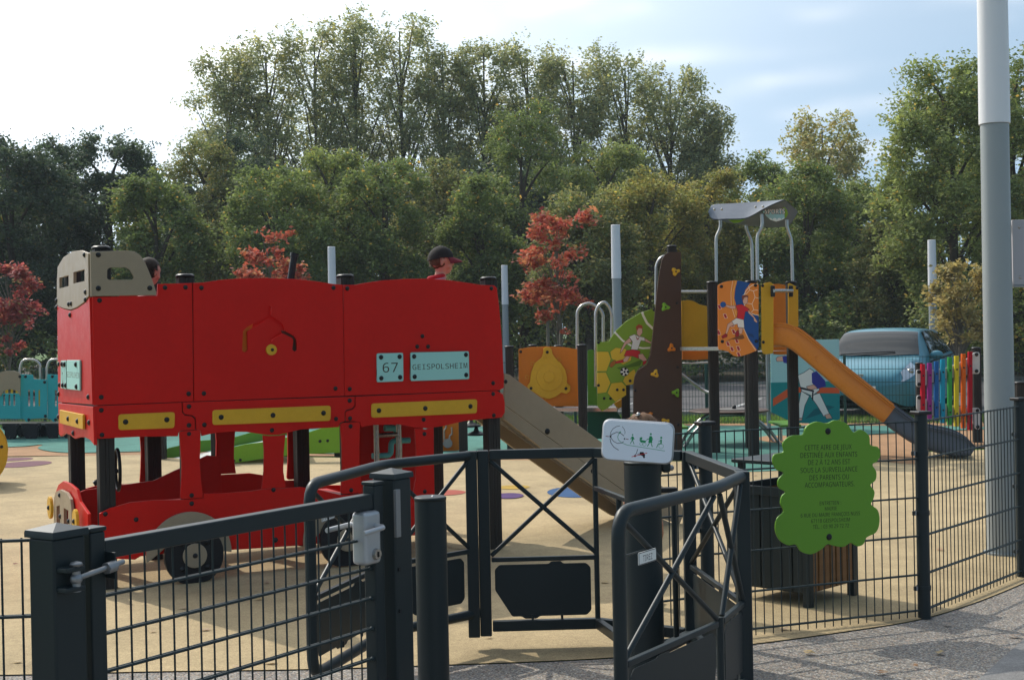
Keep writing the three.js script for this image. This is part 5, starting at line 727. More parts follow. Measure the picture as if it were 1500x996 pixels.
// ------------------------------------------------------------ parked car
{
  const fr = V3(6.40, 0, -21.7), ang = 27, t = thing('parked_car', 'metallic blue green people carrier parked facing the play area', 'car', V3(0, 0, 0));
  // local axes: x from nose to tail, z to the driver side seen here; nose corner of the seen side at fr
  const L = 4.25, HW = .875, ax = V3(Math.sin(rad(ang)), 0, -Math.cos(rad(ang))), side = V3(Math.cos(rad(ang)), 0, Math.sin(rad(ang)));
  const o = fr.clone().addScaledVector(side, -HW); t.position.copy(o); t.rotation.y = Math.atan2(-ax.z, ax.x);
  const sgn = (() => { t.updateMatrixWorld(); const v = V3(0, 0, 1).applyQuaternion(t.quaternion); return v.dot(side) > 0 ? 1 : -1; })();
  // stations: x, low, sill half width, belt height, belt half width, top height, top half width
  const st = [[0, .30, .50, .56, .58, .66, .45], [.10, .22, .66, .60, .72, .76, .58], [.35, .20, .78, .68, .82, .88, .66], [.8, .2, .84, .76, .86, .97, .70], [1.02, .2, .86, .80, .868, .98, .76], [1.2, .2, .87, .84, .872, 1.085, .74], [1.45, .2, .875, .87, .875, 1.275, .68], [1.68, .2, .875, .88, .875, 1.40, .64], [2.0, .2, .875, .89, .875, 1.455, .62], [2.6, .2, .875, .91, .875, 1.465, .61], [3.2, .2, .875, .93, .872, 1.445, .60], [3.75, .2, .87, .95, .865, 1.38, .58], [4.02, .22, .85, .95, .84, 1.15, .62], [4.18, .25, .80, .93, .79, 1.0, .66], [4.25, .32, .72, .75, .72, .85, .6]];
  const cv = k => new THREE.CatmullRomCurve3(st.map(s => V3(s[0], s[k], 0)), false, 'centripetal'), val = (x, k) => { let i = 0; while (i < st.length - 2 && st[i + 1][0] < x) i++; const a = st[i], b = st[i + 1], w = clamp((x - a[0]) / (b[0] - a[0])); const p = st[Math.max(0, i - 1)], q = st[Math.min(st.length - 1, i + 2)], m0 = (b[k] - p[k]) / (b[0] - p[0]) * (b[0] - a[0]), m1 = (q[k] - a[k]) / (q[0] - a[0]) * (b[0] - a[0]), w2 = w * w, w3 = w2 * w; return (2 * w3 - 3 * w2 + 1) * a[k] + (w3 - 2 * w2 + w) * m0 + (-2 * w3 + 3 * w2) * b[k] + (w3 - w2) * m1; };
  const S = (x, v, out = 0) => { // v 0 sill .. .4 belt .. .8 roof rail .. 1 crown, on the +z half
    const lo = val(x, 1), sw = val(x, 2), bh = val(x, 3), bw = val(x, 4), th = val(x, 5), tw = val(x, 6); let y, z;
    if (v < .4) { const w = v / .4; y = lo + (bh - lo) * w; z = sw + (bw - sw) * w + .03 * Math.sin(w * Math.PI) * Math.min(1, x * 3); } else if (v < .8) { const w = (v - .4) / .4; y = bh + (th - .045 - bh) * w; z = bw + (tw - bw) * Math.pow(w, 1.25); } else { const w = (v - .8) / .2, a = w * Math.PI / 2; y = th - .045 + .045 * Math.sin(a); z = tw * Math.cos(a); }
    return V3(x, y, z + out);
  };
  const paintC = new THREE.MeshPhysicalMaterial({ color: lin(.06, .21, .27), metalness: .2, roughness: .4, specularIntensity: .5, clearcoat: .35, clearcoatRoughness: .1 }), glass = new THREE.MeshPhysicalMaterial({ color: lin(.012, .016, .018), roughness: .05, metalness: 0, specularIntensity: .6 });
  const outward = g => { const q = g.index ? g.toNonIndexed() : g, p = q.attributes.position, a = V3(), b = V3(), c = V3(), n = V3(), uvA = q.attributes.uv; for (let i = 0; i < p.count; i += 3) { a.fromBufferAttribute(p, i); b.fromBufferAttribute(p, i + 1); c.fromBufferAttribute(p, i + 2); n.subVectors(b, a).cross(c.clone().sub(a)); const m = a.clone().add(b).add(c).divideScalar(3).sub(V3(2.1, .7, 0)); m.x *= .3; if (n.dot(m) < 0) { p.setXYZ(i + 1, c.x, c.y, c.z); p.setXYZ(i + 2, b.x, b.y, b.z); } } q.deleteAttribute('normal'); q.deleteAttribute('uv'); const r = mergeVertices(q, 1e-4); r.computeVertexNormals(); const k = r.attributes.position; r.setAttribute('uv', new THREE.Float32BufferAttribute(new Float32Array(k.count * 2), 2)); return r; };
  const nx = 60, nv = 22, half = s => grid(nx, nv, (a, b) => { const p = S(s > 0 ? a * L : (1 - a) * L, b); p.z *= s; return p; });
  const nose = grid(1, nv * 2, (a, b) => { const q = S(0, b < .5 ? b * 2 : (1 - b) * 2); q.z *= (b < .5 ? 1 : -1) * (1 - a); q.y = q.y * (1 - a) + .5 * a; return q; });
  const tail = grid(1, nv * 2, (a, b) => { const q = S(L, b < .5 ? b * 2 : (1 - b) * 2); q.z *= (b < .5 ? 1 : -1) * (1 - a); q.y = q.y * (1 - a) + .6 * a; return q; });
  const body = add(t, 'body', outward(merge([half(1), half(-1), nose, tail])), paintC);
  const floor = add(t, 'underbody', box(L - .5, .1, 1.5, L / 2, .2, 0, .02), M.rubber);
  // glass laid proud of the shell
  const patch = (name, x0, x1, v0, v1, s, mat, skew = 0, e = .008) => add(t, name, outward(grid(14, 8, (a, b) => { const w = s > 0 ? a : 1 - a, v = v0 + (v1 - v0) * b, x = x0 + (x1 - x0) * w + skew * (b) * (1 - w); const p = S(x, v); p.z += e; p.y += e * .5; p.z *= s; return p; })), mat);
  const screen = add(t, 'windscreen', outward(grid(24, 12, (a, b) => { const zz = (a * 2 - 1) * .985, x = 1.06 + .62 * b + .08 * zz * zz * (1 - b * .4), v = .8 + .2 * Math.acos(Math.abs(zz)) / (Math.PI / 2), p = S(x, v); p.z *= Math.sign(zz) || 1; p.x -= .010; p.y += .012; return p; })), glass);
  for (const s of [1, -1]) { patch('front_side_window', 1.52, 2.38, .46, .785, s, glass, .36); patch('rear_side_window', 2.46, 3.15, .46, .785, s, glass); patch('quarter_window', 3.23, 3.78, .47, .77, s, glass); patch('waist_strip', .95, 3.9, .40, .425, s, M.rubber, 0, .012); patch('side_rub_strip', .95, 3.4, .19, .24, s, M.rubber, 0, .014); patch('door_gap', 2.415, 2.43, .05, .79, s, M.rubber, 0, .004); patch('door_gap', 1.36, 1.375, .05, .4, s, M.rubber, 0, .004);
    const lampM = new THREE.MeshPhysicalMaterial({ color: lin(.55, .57, .58), roughness: .12, metalness: .6, clearcoat: 1 }); const hl = patch('headlight', .04, .62, .47, .80, s, lampM, .12, .012); const bl = new THREE.SphereGeometry(.055, 14, 10); const q = S(.34, .62); add(hl, 'lamp_reflector', bl, M.steel, [q.x, q.y, (q.z + .0) * s]); patch('tail_light', 4.0, 4.16, .40, .78, s, std([.35, .01, .01], .2), 0, .01);
    for (const x of [.82, 3.42]) { const w = new THREE.Group(); w.name = 'wheel'; w.position.set(x, .31, s * .80); if (s < 0) w.rotation.y = Math.PI; t.add(w); const ty = lathe([[.19, -.10], [.29, -.10], [.31, -.07], [.31, .07], [.29, .10], [.19, .10]], 32); ty.rotateX(Math.PI / 2); add(w, 'tyre', ty, M.rubber); const rm = lathe([[.0001, .06], [.05, .075], [.16, .085], [.195, .095], [.195, -.05]], 24); rm.rotateX(Math.PI / 2); add(w, 'rim', rm, M.alu); const ar = board(arc(x, .31, .385, -.25, Math.PI + .25, 24), .012); const z = S(x, .2).z + .022; const am = add(t, 'wheel_arch', ar, M.rubber, [0, 0, s * z - (s < 0 ? -.012 : 0)]); }
    const mp = S(1.55, .48), mr = new THREE.SphereGeometry(.1, 16, 12); mr.scale(.55, .75, 1.1); add(t, 'door_mirror', mr, paintC, [1.52, mp.y + .04, s * (mp.z + .11)]); }
  const fx = (y, z) => S(.05, .2).x;
  add(t, 'bumper_grille', box(.05, .13, 1.0, .065, .36, 0, .02), M.rubber); add(t, 'lower_lip', box(.08, .06, 1.2, .12, .235, 0, .02), M.rubber); add(t, 'upper_grille', box(.04, .05, .7, .06, .655, 0, .015), M.rubber);
  const pt = canvasTex(256, 56, (x, w, h) => { x.fillStyle = '#e6e4dc'; x.fillRect(0, 0, w, h); x.fillStyle = '#1c1c1c'; x.font = 'bold 44px sans-serif'; x.textBaseline = 'middle'; x.textAlign = 'right'; x.fillText('58', w - 12, h / 2 + 2); });
  add(t, 'number_plate', fitUV(board([[-.26, -.055], [.26, -.055], [.26, .055], [-.26, .055]], .01), -.26, -.055, .26, .055), std(0xffffff, .4, { map: pt }), [-.012, .48, 0], [0, -Math.PI / 2, 0]);
  add(t, 'badge', box(.012, .06, .11, .035, .70, 0, .004), M.steel); add(t, 'wiper', pipe([V3(1.06, 1.03, -.55), V3(1.10, 1.06, .1), V3(1.13, 1.07, .35)], .01, 6), M.rubber); add(t, 'inner_mirror', box(.02, .06, .2, 1.72, 1.36, 0, .01), std([.4, .4, .4], .4));
}
// ------------------------------------------------------------ children
function bodyMesh(bones, lo, hi, n, k = .03) {           // tapered capsules joined smoothly, meshed by marching cubes
  const mc = new MarchingCubes(n, M.white, false, false, 120000), c = lo.clone().add(hi).multiplyScalar(.5), h = Math.max(hi.x - lo.x, hi.y - lo.y, hi.z - lo.z) / 2, p = V3(), ab = V3(), ap = V3();
  const B = bones.map(b => ({ a: V3(...b[0]), b: V3(...b[1]), r0: b[2], r1: b[3] }));
  for (let z = 0; z < n; z++) for (let y = 0; y < n; y++) for (let x = 0; x < n; x++) {
    p.set((x - n / 2) / (n / 2) * h + c.x, (y - n / 2) / (n / 2) * h + c.y, (z - n / 2) / (n / 2) * h + c.z); let d = 1;
    for (const b of B) { ab.subVectors(b.b, b.a); ap.subVectors(p, b.a); const t = clamp(ap.dot(ab) / Math.max(1e-9, ab.lengthSq())), e = ap.addScaledVector(ab, -t).length() - (b.r0 + (b.r1 - b.r0) * t), w = clamp(.5 + .5 * (e - d) / k); d = e * (1 - w) + d * w - k * w * (1 - w); }
    mc.field[z * n * n + y * n + x] = -d;
  }
  mc.isolation = 0; mc.update(); const cnt = mc.count, g = new THREE.BufferGeometry();
  g.setAttribute('position', new THREE.BufferAttribute(mc.positionArray.slice(0, cnt * 3), 3)); g.setAttribute('normal', new THREE.BufferAttribute(mc.normalArray.slice(0, cnt * 3), 3)); g.scale(h, h, h); g.translate(c.x, c.y, c.z); return g;
}
function child(o, deg, H, look) {                         // faces +x; H standing height
  const t = thing('person', look.label, 'child', o, deg), s = H / 1.1, P = (x, y, z) => [x * s, y * s, z * s];
  const bd = [[P(0, .50, 0), P(0, .72, 0), .085 * s, .095 * s], [P(0, .74, -.07), P(0, .74, .07), .055 * s, .055 * s], [P(0, .76, 0), P(.006, .87, 0), .05 * s, .044 * s], [P(0, .50, -.05), P(0, .50, .05), .08 * s, .08 * s]];
  for (const q of [-1, 1]) {
    bd.push([P(0, .50, q * .055), P(.015, .28, q * .06), .068 * s, .048 * s], [P(.015, .28, q * .06), P(0, .06, q * .06), .046 * s, .032 * s], [P(0, .035, q * .06), P(.10, .025, q * .065), .032 * s, .026 * s], [P(0, .74, q * .105), P(-.01, .58, q * .14), .038 * s, .03 * s], [P(-.01, .58, q * .14), P(.05, .45, q * .135), .029 * s, .021 * s], [P(.05, .45, q * .135), P(.065, .41, q * .13), .022 * s, .020 * s]);
    for (let f = 0; f < 4; f++) bd.push([P(.05 + f * .012, .40, q * .128), P(.055 + f * .011, .365 + (f === 0 || f === 3 ? .008 : 0), q * .118), .0075 * s, .0062 * s]); bd.push([P(.075, .425, q * .125), P(.092, .395, q * .115), .008 * s, .0065 * s]);
  }
  const g = bodyMesh(bd, V3(...P(-.2, -.02, -.22)), V3(...P(.24, .92, .22)), 96, .018 * s), hx = .012, hy = .965;
  const hd = [[P(hx - .012, hy + .025, 0), P(hx + .012, hy + .02, 0), .082 * s, .078 * s], [P(hx + .02, hy - .04, 0), P(hx + .042, hy - .058, 0), .056 * s, .036 * s], [P(hx + .078, hy + .0, 0), P(hx + .088, hy - .016, 0), .013 * s, .014 * s], [P(hx + .066, hy - .045, -.012), P(hx + .066, hy - .045, .012), .018 * s, .018 * s], [P(hx, hy - .1, 0), P(hx - .004, hy - .06, 0), .038 * s, .042 * s], [P(hx + .06, hy + .018, -.035), P(hx + .06, hy + .018, .035), .02 * s, .02 * s]];
  for (const q of [-1, 1]) hd.push([P(hx - .004, hy + .008, q * .078), P(hx - .010, hy - .022, q * .076), .013 * s, .009 * s], [P(hx + .045, hy - .025, q * .03), P(hx + .05, hy - .03, q * .035), .03 * s, .026 * s]);
  const h = bodyMesh(hd, V3(...P(-.12, hy - .15, -.13)), V3(...P(.14, hy + .12, .13)), 72, .014 * s), m = merge([g, h]), col = [], pa = m.attributes.position;
  for (let i = 0; i < pa.count; i++) { const y = pa.getY(i) / s, x = pa.getX(i) / s, z = Math.abs(pa.getZ(i) / s); let c = look.skin; if (y < .8 && y > .5 && z < .155 && !(z > .11 && y < .6)) c = look.shirt; else if (y > .6 && y < .8) c = look.shirt; else if (y <= .52 && y > .2 && z < .115) c = look.trousers; else if (y <= .2) c = y < .07 ? [.05, .05, .06] : look.trousers; col.push(...c); }
  m.setAttribute('color', new THREE.Float32BufferAttribute(col, 3)); add(t, 'body', m, std(0xffffff, .65, { vertexColors: true }));
  // hair: a cap of short tapering locks over the skull
  const r = mulberry(H * 1000 | 0), list = []; const C = V3(...P(hx - .004, hy + .022, 0)), rr = .086 * s, N = look.hat ? 500 : 3200;
  const sh = new THREE.SphereGeometry(rr * 1.06, 48, 32); { const p = sh.attributes.position; for (let i = 0; i < p.count; i++) { const k = 1 + .05 * (look.messy ? 1.3 : .5) * Math.sin(p.getX(i) / s * 95 + 2) * Math.sin(p.getZ(i) / s * 110) + .03 * Math.sin(p.getZ(i) / s * 60 + p.getY(i) / s * 70); p.setXYZ(i, p.getX(i) * k, p.getY(i) * k, p.getZ(i) * k); const x = p.getX(i), y = p.getY(i); const lim = x > rr * .2 ? .03 * s : x > -rr * .15 ? .005 * s : -.055 * s; if (y < lim) p.setXYZ(i, p.getX(i) * .86, y, p.getZ(i) * .86); } sh.translate(C.x, C.y, C.z); list.push(sh); }
  for (let i = 0; i < N; i++) { const a = r() * 6.283, e = Math.asin(-.62 + 1.6 * Math.min(1, r())), d = V3(Math.cos(e) * Math.cos(a), Math.sin(e), Math.cos(e) * Math.sin(a)); if (!isFinite(d.x) || (d.x > .15 && d.y < .38) || (d.x > -.2 && d.y < -.1)) continue; const b = C.clone().addScaledVector(d, rr * 1.05), tip = b.clone().add(V3(d.x * .012 - .012 * (look.fall || 0) + (r() - .5) * .014, d.y * .012 - .014, d.z * .012 + (r() - .5) * .014).multiplyScalar(s * (look.messy || 1))); const n = d.clone().cross(V3(0, 1, .3)).normalize().multiplyScalar(.0022 * s); const gq = new THREE.BufferGeometry(); const q = [b.clone().sub(n), b.clone().add(n), tip]; gq.setAttribute('position', new THREE.Float32BufferAttribute(q.flatMap(v => [v.x, v.y, v.z]), 3)); gq.setAttribute('uv', new THREE.Float32BufferAttribute([0, 0, 1, 0, 0, 1], 2)); gq.computeVertexNormals(); list.push(gq); }
  add(t, 'hair', merge(list), std(look.hair, .7, { side: THREE.DoubleSide }));
  for (const q of [-1, 1]) { const e = new THREE.SphereGeometry(.0115 * s, 12, 10); add(t, 'eye', e, std([.55, .53, .5], .25), P(hx + .0755, hy + .004, q * .031)); const i = new THREE.SphereGeometry(.0062 * s, 10, 8); add(t, 'iris', i, std([.05, .035, .025], .2), P(hx + .0825, hy + .004, q * .031)); const br = new THREE.CapsuleGeometry(.0032 * s, .022 * s, 3, 6); br.rotateX(Math.PI / 2); add(t, 'eyebrow', br, std(look.hair, .8), P(hx + .083, hy + .024, q * .032)); }
  { const l = new THREE.CapsuleGeometry(.0042 * s, .022 * s, 4, 8); l.rotateX(Math.PI / 2); add(t, 'mouth', l, std([.35, .12, .10], .5), P(hx + .084, hy - .044, 0)); }
  if (look.hat) {
    const dome = grid(28, 12, (u, v) => { const a = u * 6.283, e = v * Math.PI / 2, k = rr * 1.13; return V3(C.x + k * 1.05 * Math.cos(e) * Math.cos(a), C.y + .006 * s + k * 1.0 * Math.sin(e) - (Math.cos(a) < 0 ? .02 * s * -Math.cos(a) * (1 - v) : 0), C.z + k * Math.cos(e) * Math.sin(a)); }), cap = add(t, 'cap', dome, std(look.hat, .85, { side: THREE.DoubleSide, bumpMap: tiled(wearT, .3), bumpScale: .001 }));
    const pk = grid(14, 6, (u, v) => { const a = (u - .5) * 2.3, k = rr * 1.07 * (1.02 + v * .78 * Math.cos(a * .75)); return V3(C.x + k * Math.cos(a) * 1.06, C.y + .012 * s - .020 * s * v - .012 * s * v * v - .018 * s * (u - .5) ** 2 * 4 * v, C.z + rr * 1.07 * (1 + .12 * v) * Math.sin(a)); }); add(t, 'cap_peak', merge([pk, pk.clone().translate(0, -.004 * s, 0)]), std(look.peak, .8, { side: THREE.DoubleSide }));
    add(cap, 'cap_button', new THREE.SphereGeometry(.008 * s, 10, 8), std(look.hat, .8), [C.x, C.y + rr * 1.085 + .004 * s, C.z]);
  }
  if (look.clip) add(t, 'hair_clip', merge([new THREE.SphereGeometry(.012 * s, 10, 8), box(.035 * s, .008 * s, .02 * s, -.01 * s, -.004 * s, 0)]), M.steel, [C.x - rr * .45, C.y + rr * 1.0, C.z]);
  if (look.collar) { const c = new THREE.TorusGeometry(.058 * s, .016 * s, 8, 24); c.rotateX(Math.PI / 2); add(t, 'collar', c, std(look.collar, .85), P(-.028, .85, 0), [0, 0, .2]); const d = new THREE.TorusGeometry(.068 * s, .009 * s, 8, 24); d.rotateX(Math.PI / 2); add(t, 'collar_trim', d, std([.5, .22, .27], .85), P(-.03, .826, 0), [0, 0, .2]); }
  return t;
}
{
  const skin = [.52, .27, .19], a = D(644, 400, 9.85), b = D(215, 400, 8.75);
  const yb = 1.142, ha = D(644, 366.5, 9.85).y - yb, hb = D(215, 381.5, 8.75).y - yb;
  child(V3(a.x, yb, a.z), 14, ha / 1.055 * 1.1, { label: 'child in a black cap with red peak and red collar standing in the bus', skin, shirt: [.40, .02, .03], trousers: [.05, .06, .1], hair: [.10, .05, .025], hat: [.018, .015, .014], peak: [.16, .012, .02], collar: [.40, .015, .025] });
  child(V3(b.x, yb, b.z), 58, hb / 1.055 * 1.1, { label: 'dark haired child in the cab behind the beige window board', skin, shirt: [.3, .05, .05], trousers: [.05, .06, .1], hair: [.035, .022, .015] });
  const c = D(939, 613, 7.5); child(V3(c.x, .006, c.z), 60, c.y / 1.055 * 1.1, { label: 'brown haired small child hidden behind the pictogram sign', skin, shirt: [.05, .05, .06], trousers: [.04, .04, .05], hair: [.16, .085, .045], messy: 2.6, clip: true }).children.forEach(q => { if (q.name === 'body') q.scale.set(1, 1, .62); });
}
// ------------------------------------------------------------ trees
function leavesOf(o) {                                    // o: n, size, lobes [x,y,z,r], palette, seed -> one mesh of small leaf faces
  const r = mulberry(o.seed), n = o.n, pos = new Float32Array(n * 12), col = new Float32Array(n * 12), idx = new Uint32Array(n * 6), L = o.lobes, W = []; let sum = 0; for (const l of L) { sum += l[3] ** (o.wpow || 2.2); W.push(sum); }
  const gauss = () => Math.sqrt(-2 * Math.log(1 - r() * .995)) * Math.cos(6.283 * r()) * .52; let i = 0;
  while (i < n) {
    const w = r() * sum; let k = 0; while (W[k] < w) k++; const l = L[k], a = r() * 6.283, cz = 2 * r() - 1, sz = Math.sqrt(1 - cz * cz), q = l[3] * (o.hollow ? Math.pow(r(), .22) : Math.pow(r(), .42));
    const ga = l[3] * .8, sx = o.hollow ? l[0] + q * sz * Math.cos(a) : l[0] + gauss() * ga, sy = o.hollow ? l[1] + q * cz * (l[4] || .85) : l[1] + gauss() * ga * (l[4] || .85), szz = o.hollow ? l[2] + q * sz * Math.sin(a) : l[2] + gauss() * ga, m = 5 + Math.floor(r() * 9), sp = o.sprig * (.6 + .8 * r()), tone = .80 + .42 * r(), mix = r(), pal = o.palette[mix < .62 ? 0 : mix < .86 ? 1 : 2];
    for (let j = 0; j < m && i < n; j++, i++) {
      const x = sx + gauss() * sp, y = sy + gauss() * sp * .8, z = szz + gauss() * sp; const s = o.size * (.65 + .7 * r());
      // leaf plane: mostly facing up, tilted at random
      const th = r() * 6.283, ti = .25 + r() * 1.15, ux = Math.cos(th), uz = Math.sin(th), nx = Math.sin(ti) * Math.cos(th + 1.57 + r()), ny = Math.cos(ti), nz = Math.sin(ti) * Math.sin(th + 1.57 + r());
      let vx = ny * uz, vy = nz * ux - nx * uz, vz = -ny * ux; const vl = Math.hypot(vx, vy, vz) || 1; vx /= vl; vy /= vl; vz /= vl; const uy = -(nx * ux + nz * uz) / Math.max(.25, ny) * .5, A = s * .5, B = s * .33, p = i * 12;
      pos[p] = x - ux * A; pos[p + 1] = y - uy * A; pos[p + 2] = z - uz * A; pos[p + 3] = x + vx * B; pos[p + 4] = y + vy * B; pos[p + 5] = z + vz * B; pos[p + 6] = x + ux * A; pos[p + 7] = y + uy * A - s * .12; pos[p + 8] = z + uz * A; pos[p + 9] = x - vx * B; pos[p + 10] = y - vy * B; pos[p + 11] = z - vz * B;
      const t = tone * (.8 + .4 * r()), yl = r() < (o.turn || .05) ? o.palette[3] : pal; for (let c = 0; c < 4; c++) { col[p + c * 3] = yl[0] * t; col[p + c * 3 + 1] = yl[1] * t; col[p + c * 3 + 2] = yl[2] * t; }
      const v = i * 4; idx.set([v, v + 1, v + 2, v, v + 2, v + 3], i * 6);
    }
  }
  const g = new THREE.BufferGeometry(); g.setAttribute('position', new THREE.BufferAttribute(pos, 3)); g.setAttribute('color', new THREE.BufferAttribute(col, 3)); g.setIndex(new THREE.BufferAttribute(idx, 1)); g.computeVertexNormals(); return g;
}
function limb(pts, r0, r1, sides = 6) {                   // a tapering, slightly crooked limb
  const c = new THREE.CatmullRomCurve3(pts), n = pts.length * 3; return grid(sides, n, (u, v) => { const p = c.getPoint(v), t = c.getTangent(v), a = u * 6.283, s = V3(0, 0, 1).cross(t).normalize(), b = t.clone().cross(s), q = r0 + (r1 - r0) * v; return p.addScaledVector(s, q * Math.cos(a)).addScaledVector(b, q * Math.sin(a)); }, (u, v) => [u * r0 * 6, v * 4]);
}
const PAL = {
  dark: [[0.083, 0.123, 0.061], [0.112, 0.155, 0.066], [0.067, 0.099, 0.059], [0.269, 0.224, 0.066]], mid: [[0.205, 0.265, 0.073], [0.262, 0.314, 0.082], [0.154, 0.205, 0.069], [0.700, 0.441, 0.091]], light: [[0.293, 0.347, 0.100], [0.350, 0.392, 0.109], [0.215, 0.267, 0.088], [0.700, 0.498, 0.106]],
  olive: [[0.246, 0.272, 0.084], [0.332, 0.293, 0.092], [0.180, 0.221, 0.077], [0.659, 0.442, 0.110]], yellow: [[0.321, 0.319, 0.081], [0.476, 0.373, 0.092], [0.225, 0.251, 0.077], [0.676, 0.554, 0.110]], poplar: [[0.364, 0.394, 0.183], [0.473, 0.436, 0.192], [0.267, 0.313, 0.154], [0.700, 0.628, 0.192]], gold: [[0.435, 0.421, 0.149], [0.559, 0.454, 0.149], [0.310, 0.356, 0.119], [0.683, 0.486, 0.133]],
  maple: [[.50, .13, .075], [.58, .24, .11], [.42, .075, .06], [.52, .36, .16]], crimson: [[0.414, 0.098, 0.086], [0.483, 0.169, 0.103], [0.310, 0.065, 0.069], [0.414, 0.312, 0.138]], amber: [[.46, .36, .12], [.42, .36, .13], [.32, .29, .10], [.54, .40, .12]],
};
let treeSeed = 100;
function tree(name, label, group, px, top, hw, depth, pal, o = {}) {
  const s = treeSeed++, r = mulberry(s * 77), P = D(px, top, depth), h = P.y, w = hw * depth / FOCAL, t = thing(name, label, 'tree', V3(P.x, 0, P.z), r() * 0, group), lobes = [], poplar = o.poplar;
  const y0 = o.y0 ?? .9, cy = (h + y0) / 2, ry = (h - y0) / 2, K = o.lobes || 26, limbs = [], th = o.trunk || .10 + h * .012;
  const lean = (r() - .5) * .3; limbs.push(limb([V3(0, -.05, 0), V3(lean * .3, h * .25, .05), V3(lean * .8, h * .55, -.08), V3(lean, h * (poplar ? .95 : .8), 0)], th, th * .18, 8));
  for (let i = 0; i < K; i++) {
    const v = poplar ? Math.pow((i + r()) / K, .8) : (i + r()) / K, yy = y0 + (h - y0) * (.04 + .92 * v), e = poplar ? Math.sqrt(Math.max(.03, 1 - ((yy - (y0 + (h - y0) * .48)) / ((h - y0) * .54)) ** 2)) : Math.pow(Math.max(.04, 1 - ((yy - cy) / ry) ** 2), .5), a = r() * 6.283, d = w * e * (.3 + .76 * Math.sqrt(r())), lr = (poplar ? .30 : .25) * w * (.6 + .75 * r()) * (.6 + .4 * e) * (o.lobe || 1);
    const x = Math.cos(a) * d + lean * yy / h, z = Math.sin(a) * d * (o.flat || .8), yl = Math.min(yy + (r() - .5) * (poplar ? .5 : 1.0), h - lr * .55); lobes.push([x, yl, z, lr, poplar ? 1.15 : .85]);
    if (i % (o.every || 1)) continue; const b = Math.max(y0 * .6, yl - d * (poplar ? 2.1 : .9) - .4); limbs.push(limb([V3(lean * b / h, b, 0), V3(x * .45, b + (yl - b) * (poplar ? .5 : .6), z * .45), V3(x, yl + lr * .3, z)], th * (poplar ? .42 : .34), th * .05, 5));
    if (o.twigs) for (let q = 0; q < 3; q++) { const aa = r() * 6.283; limbs.push(limb([V3(x * .7, yl - lr * .6, z * .7), V3(x + Math.cos(aa) * lr * .5, yl + lr * .1, z + Math.sin(aa) * lr * .5), V3(x + Math.cos(aa) * lr * .85, yl + lr * .8, z + Math.sin(aa) * lr * .85)], th * .10, th * .03, 4)); }
  }
  add(t, 'trunk', merge(limbs), o.bark || M.bark);
  const c = add(t, 'crown', leavesOf({ seed: s * 31 + 7, n: o.n || 20000, size: o.size || .125, lobes, palette: PAL[pal], sprig: o.sprig || .17, hollow: false, turn: o.turn }), M.leaf); c.userData.kind = 'stuff';
  return t;
}
const WOOD = 'trees along the edge of the wood';
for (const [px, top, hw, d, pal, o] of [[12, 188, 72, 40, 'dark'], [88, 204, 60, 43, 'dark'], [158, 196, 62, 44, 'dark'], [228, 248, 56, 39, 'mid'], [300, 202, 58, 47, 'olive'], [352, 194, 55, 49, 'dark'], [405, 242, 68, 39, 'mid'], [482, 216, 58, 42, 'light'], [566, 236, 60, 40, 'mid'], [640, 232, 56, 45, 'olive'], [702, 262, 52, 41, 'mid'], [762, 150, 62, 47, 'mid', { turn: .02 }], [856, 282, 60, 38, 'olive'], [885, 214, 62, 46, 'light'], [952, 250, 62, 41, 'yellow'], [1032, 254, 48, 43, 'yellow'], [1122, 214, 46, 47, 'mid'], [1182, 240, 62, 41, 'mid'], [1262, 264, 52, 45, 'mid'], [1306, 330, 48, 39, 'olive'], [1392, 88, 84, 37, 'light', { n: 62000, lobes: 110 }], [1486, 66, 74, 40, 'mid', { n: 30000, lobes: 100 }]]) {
  const hue = { dark: 'dark green', mid: 'mid green', light: 'pale green', olive: 'olive brown tinged', yellow: 'yellowing' }[pal];
  const where = { 12: 'behind the crimson maple', 88: 'behind the turquoise wagons', 158: 'behind the beige cab of the bus', 228: 'behind the child in the cab', 300: 'rising behind the front corner of the bus roof', 352: 'at the foot of the outermost poplar', 405: 'behind the orange maple over the bus', 482: 'behind the lamp column over the bus', 566: 'behind the middle of the bus roof', 640: 'behind the child in the black cap', 702: 'behind the rear end of the bus', 762: 'standing taller than its neighbours behind the slender lamp column', 856: 'behind the red maple and steel hoops', 885: 'behind the lamp column at the climbing structure', 952: 'behind the top of the climbing wall', 1032: 'behind the left eave of the tower roof', 1122: 'behind the tower roof', 1182: 'between tower roof and golden poplar', 1262: 'behind the top of the orange slide', 1306: 'low behind the parked car roof', 1392: 'large, reaching up beside the thick lamp column', 1486: 'large, behind the pale notice board' }[px];
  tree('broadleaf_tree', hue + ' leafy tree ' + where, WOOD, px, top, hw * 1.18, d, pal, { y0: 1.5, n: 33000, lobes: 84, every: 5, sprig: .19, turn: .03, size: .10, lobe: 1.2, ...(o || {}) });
}
for (const [px, top, hw] of [[330, 66, 62], [392, 50, 74], [456, 36, 76], [520, 10, 72], [588, 20, 78], [648, 52, 60], [706, 54, 62], [772, 62, 70], [840, 66, 70], [918, 76, 76], [978, 92, 74], [1030, 150, 46]]) tree('poplar_tree', 'tall airy poplar rising behind the wood edge', 'tall poplars behind the wood', px, top, hw, 60, 'poplar', { poplar: 1, n: 22000, lobes: 100, every: 3, size: .135, sprig: .24, y0: 2.8, turn: .08, trunk: .16, lobe: 1.1 });
tree('golden_poplar_tree', 'yellowing poplar standing apart against the blue sky', undefined, 1204, 166, 64, 66, 'gold', { poplar: 1, n: 19000, lobes: 90, every: 3, size: .16, sprig: .2, y0: 3, trunk: .14, lobe: 1.1 });
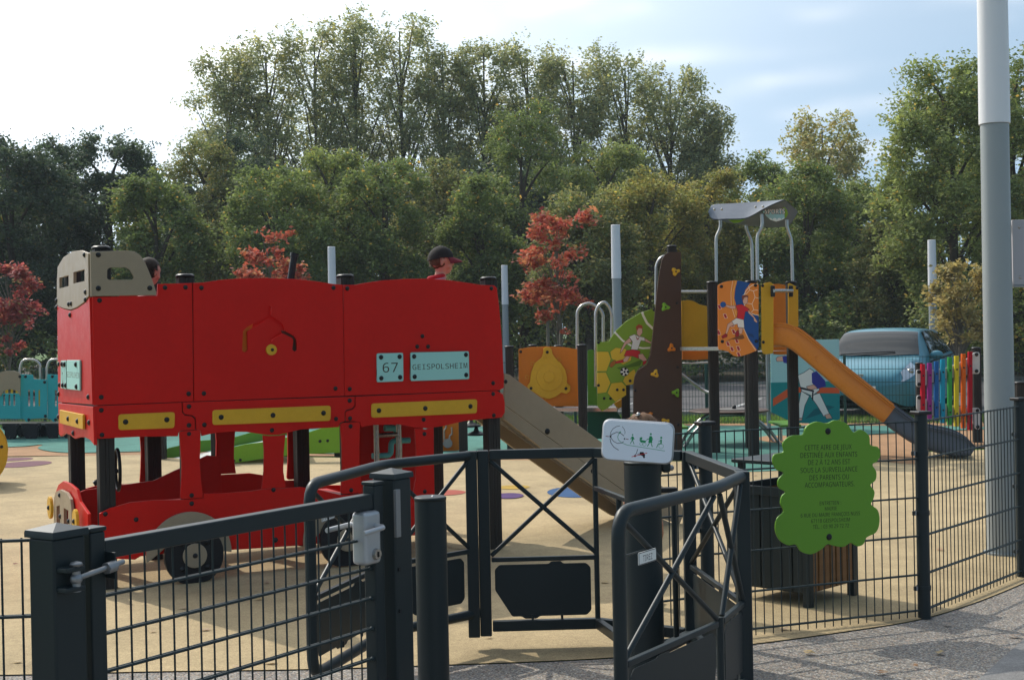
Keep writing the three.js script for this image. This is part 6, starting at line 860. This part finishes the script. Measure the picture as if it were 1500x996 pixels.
for (const [px, top, d] of [[1580, 60, 38], [1700, 90, 37], [1830, 80, 36], [1980, 60, 34], [2150, 70, 32], [2340, 60, 30], [-90, 190, 42], [-210, 180, 42], [-340, 190, 40]]) tree('broadleaf_tree', 'dense green tree of the wood beyond the view of the play area', 'trees of the wood further along', px, top, 80, d, 'mid', { n: 12000, size: .17, sprig: .22, y0: 1, lobes: 60, every: 5, lobe: 1.2 });
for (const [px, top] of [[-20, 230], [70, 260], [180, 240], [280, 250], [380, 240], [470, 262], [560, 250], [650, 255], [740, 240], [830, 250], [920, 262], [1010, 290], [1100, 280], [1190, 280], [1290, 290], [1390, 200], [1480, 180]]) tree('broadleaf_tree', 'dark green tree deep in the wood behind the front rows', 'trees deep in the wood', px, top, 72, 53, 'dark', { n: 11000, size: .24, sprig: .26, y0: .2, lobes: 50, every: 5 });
{ // undergrowth: a mass of leaves along the wood's foot
  const r = mulberry(501), lobes = []; for (let i = 0; i < 150; i++) { const x = -18 + 37 * r(), z = -38.6 - 3.5 * r(); lobes.push([x, .3 + r() * 1.5, z, .5 + .7 * r(), .9]); }
  const m = add(scene, 'undergrowth', leavesOf({ seed: 502, n: 60000, size: .13, lobes, palette: PAL.mid, sprig: .18, hollow: true }), M.leaf); m.userData = { kind: 'stuff', label: 'leafy undergrowth along the foot of the wood', category: 'undergrowth' };
}
const MAP = 'young maples behind the fence';
tree('red_maple_tree', 'young maple in orange red autumn leaf behind the orange game board', MAP, 812, 312, 52, 23.5, 'maple', { y0: 1.75, n: 2900, lobes: 34, size: .09, sprig: .10, trunk: .035, open: 1, bark: M.paleBark, lobe: .9 });
tree('red_maple_tree', 'young crimson maple beside the turquoise wagons', MAP, 6, 390, 40, 26, 'crimson', { y0: 1.5, n: 2800, lobes: 30, size: .09, sprig: .10, trunk: .035, open: 1, bark: M.paleBark, lobe: 1.1 });
tree('red_maple_tree', 'young orange maple whose tip shows above the bus roof', MAP, 388, 336, 50, 25, 'maple', { y0: 1.8, n: 3000, lobes: 30, size: .09, sprig: .10, trunk: .035, open: 1, bark: M.paleBark, lobe: .9 });
tree('amber_maple_tree', 'young amber leaved tree behind the parked car', undefined, 1402, 384, 50, 30, 'amber', { y0: 1.1, n: 4200, lobes: 40, size: .10, sprig: .12, trunk: .06, open: 1, bark: M.paleBark });
for (const [px, d] of [[803, 23.3], [822, 23.7]]) { const p = D(px, 500, d), t = thing('tree_stake', 'thin wooden stake supporting the red maple by the game board', 'stake', V3(p.x, 0, p.z), 0, 'maple stakes'); add(t, 'stake_pole', cyl(.03, .028, 1.75, 8), M.paleBark); }
scene.fog = new THREE.FogExp2(0xdde8f0, .0006);
scene.traverse(o => { if (o.isMesh) { o.castShadow = true; o.receiveShadow = true; } });
renderer.render(scene, camera);
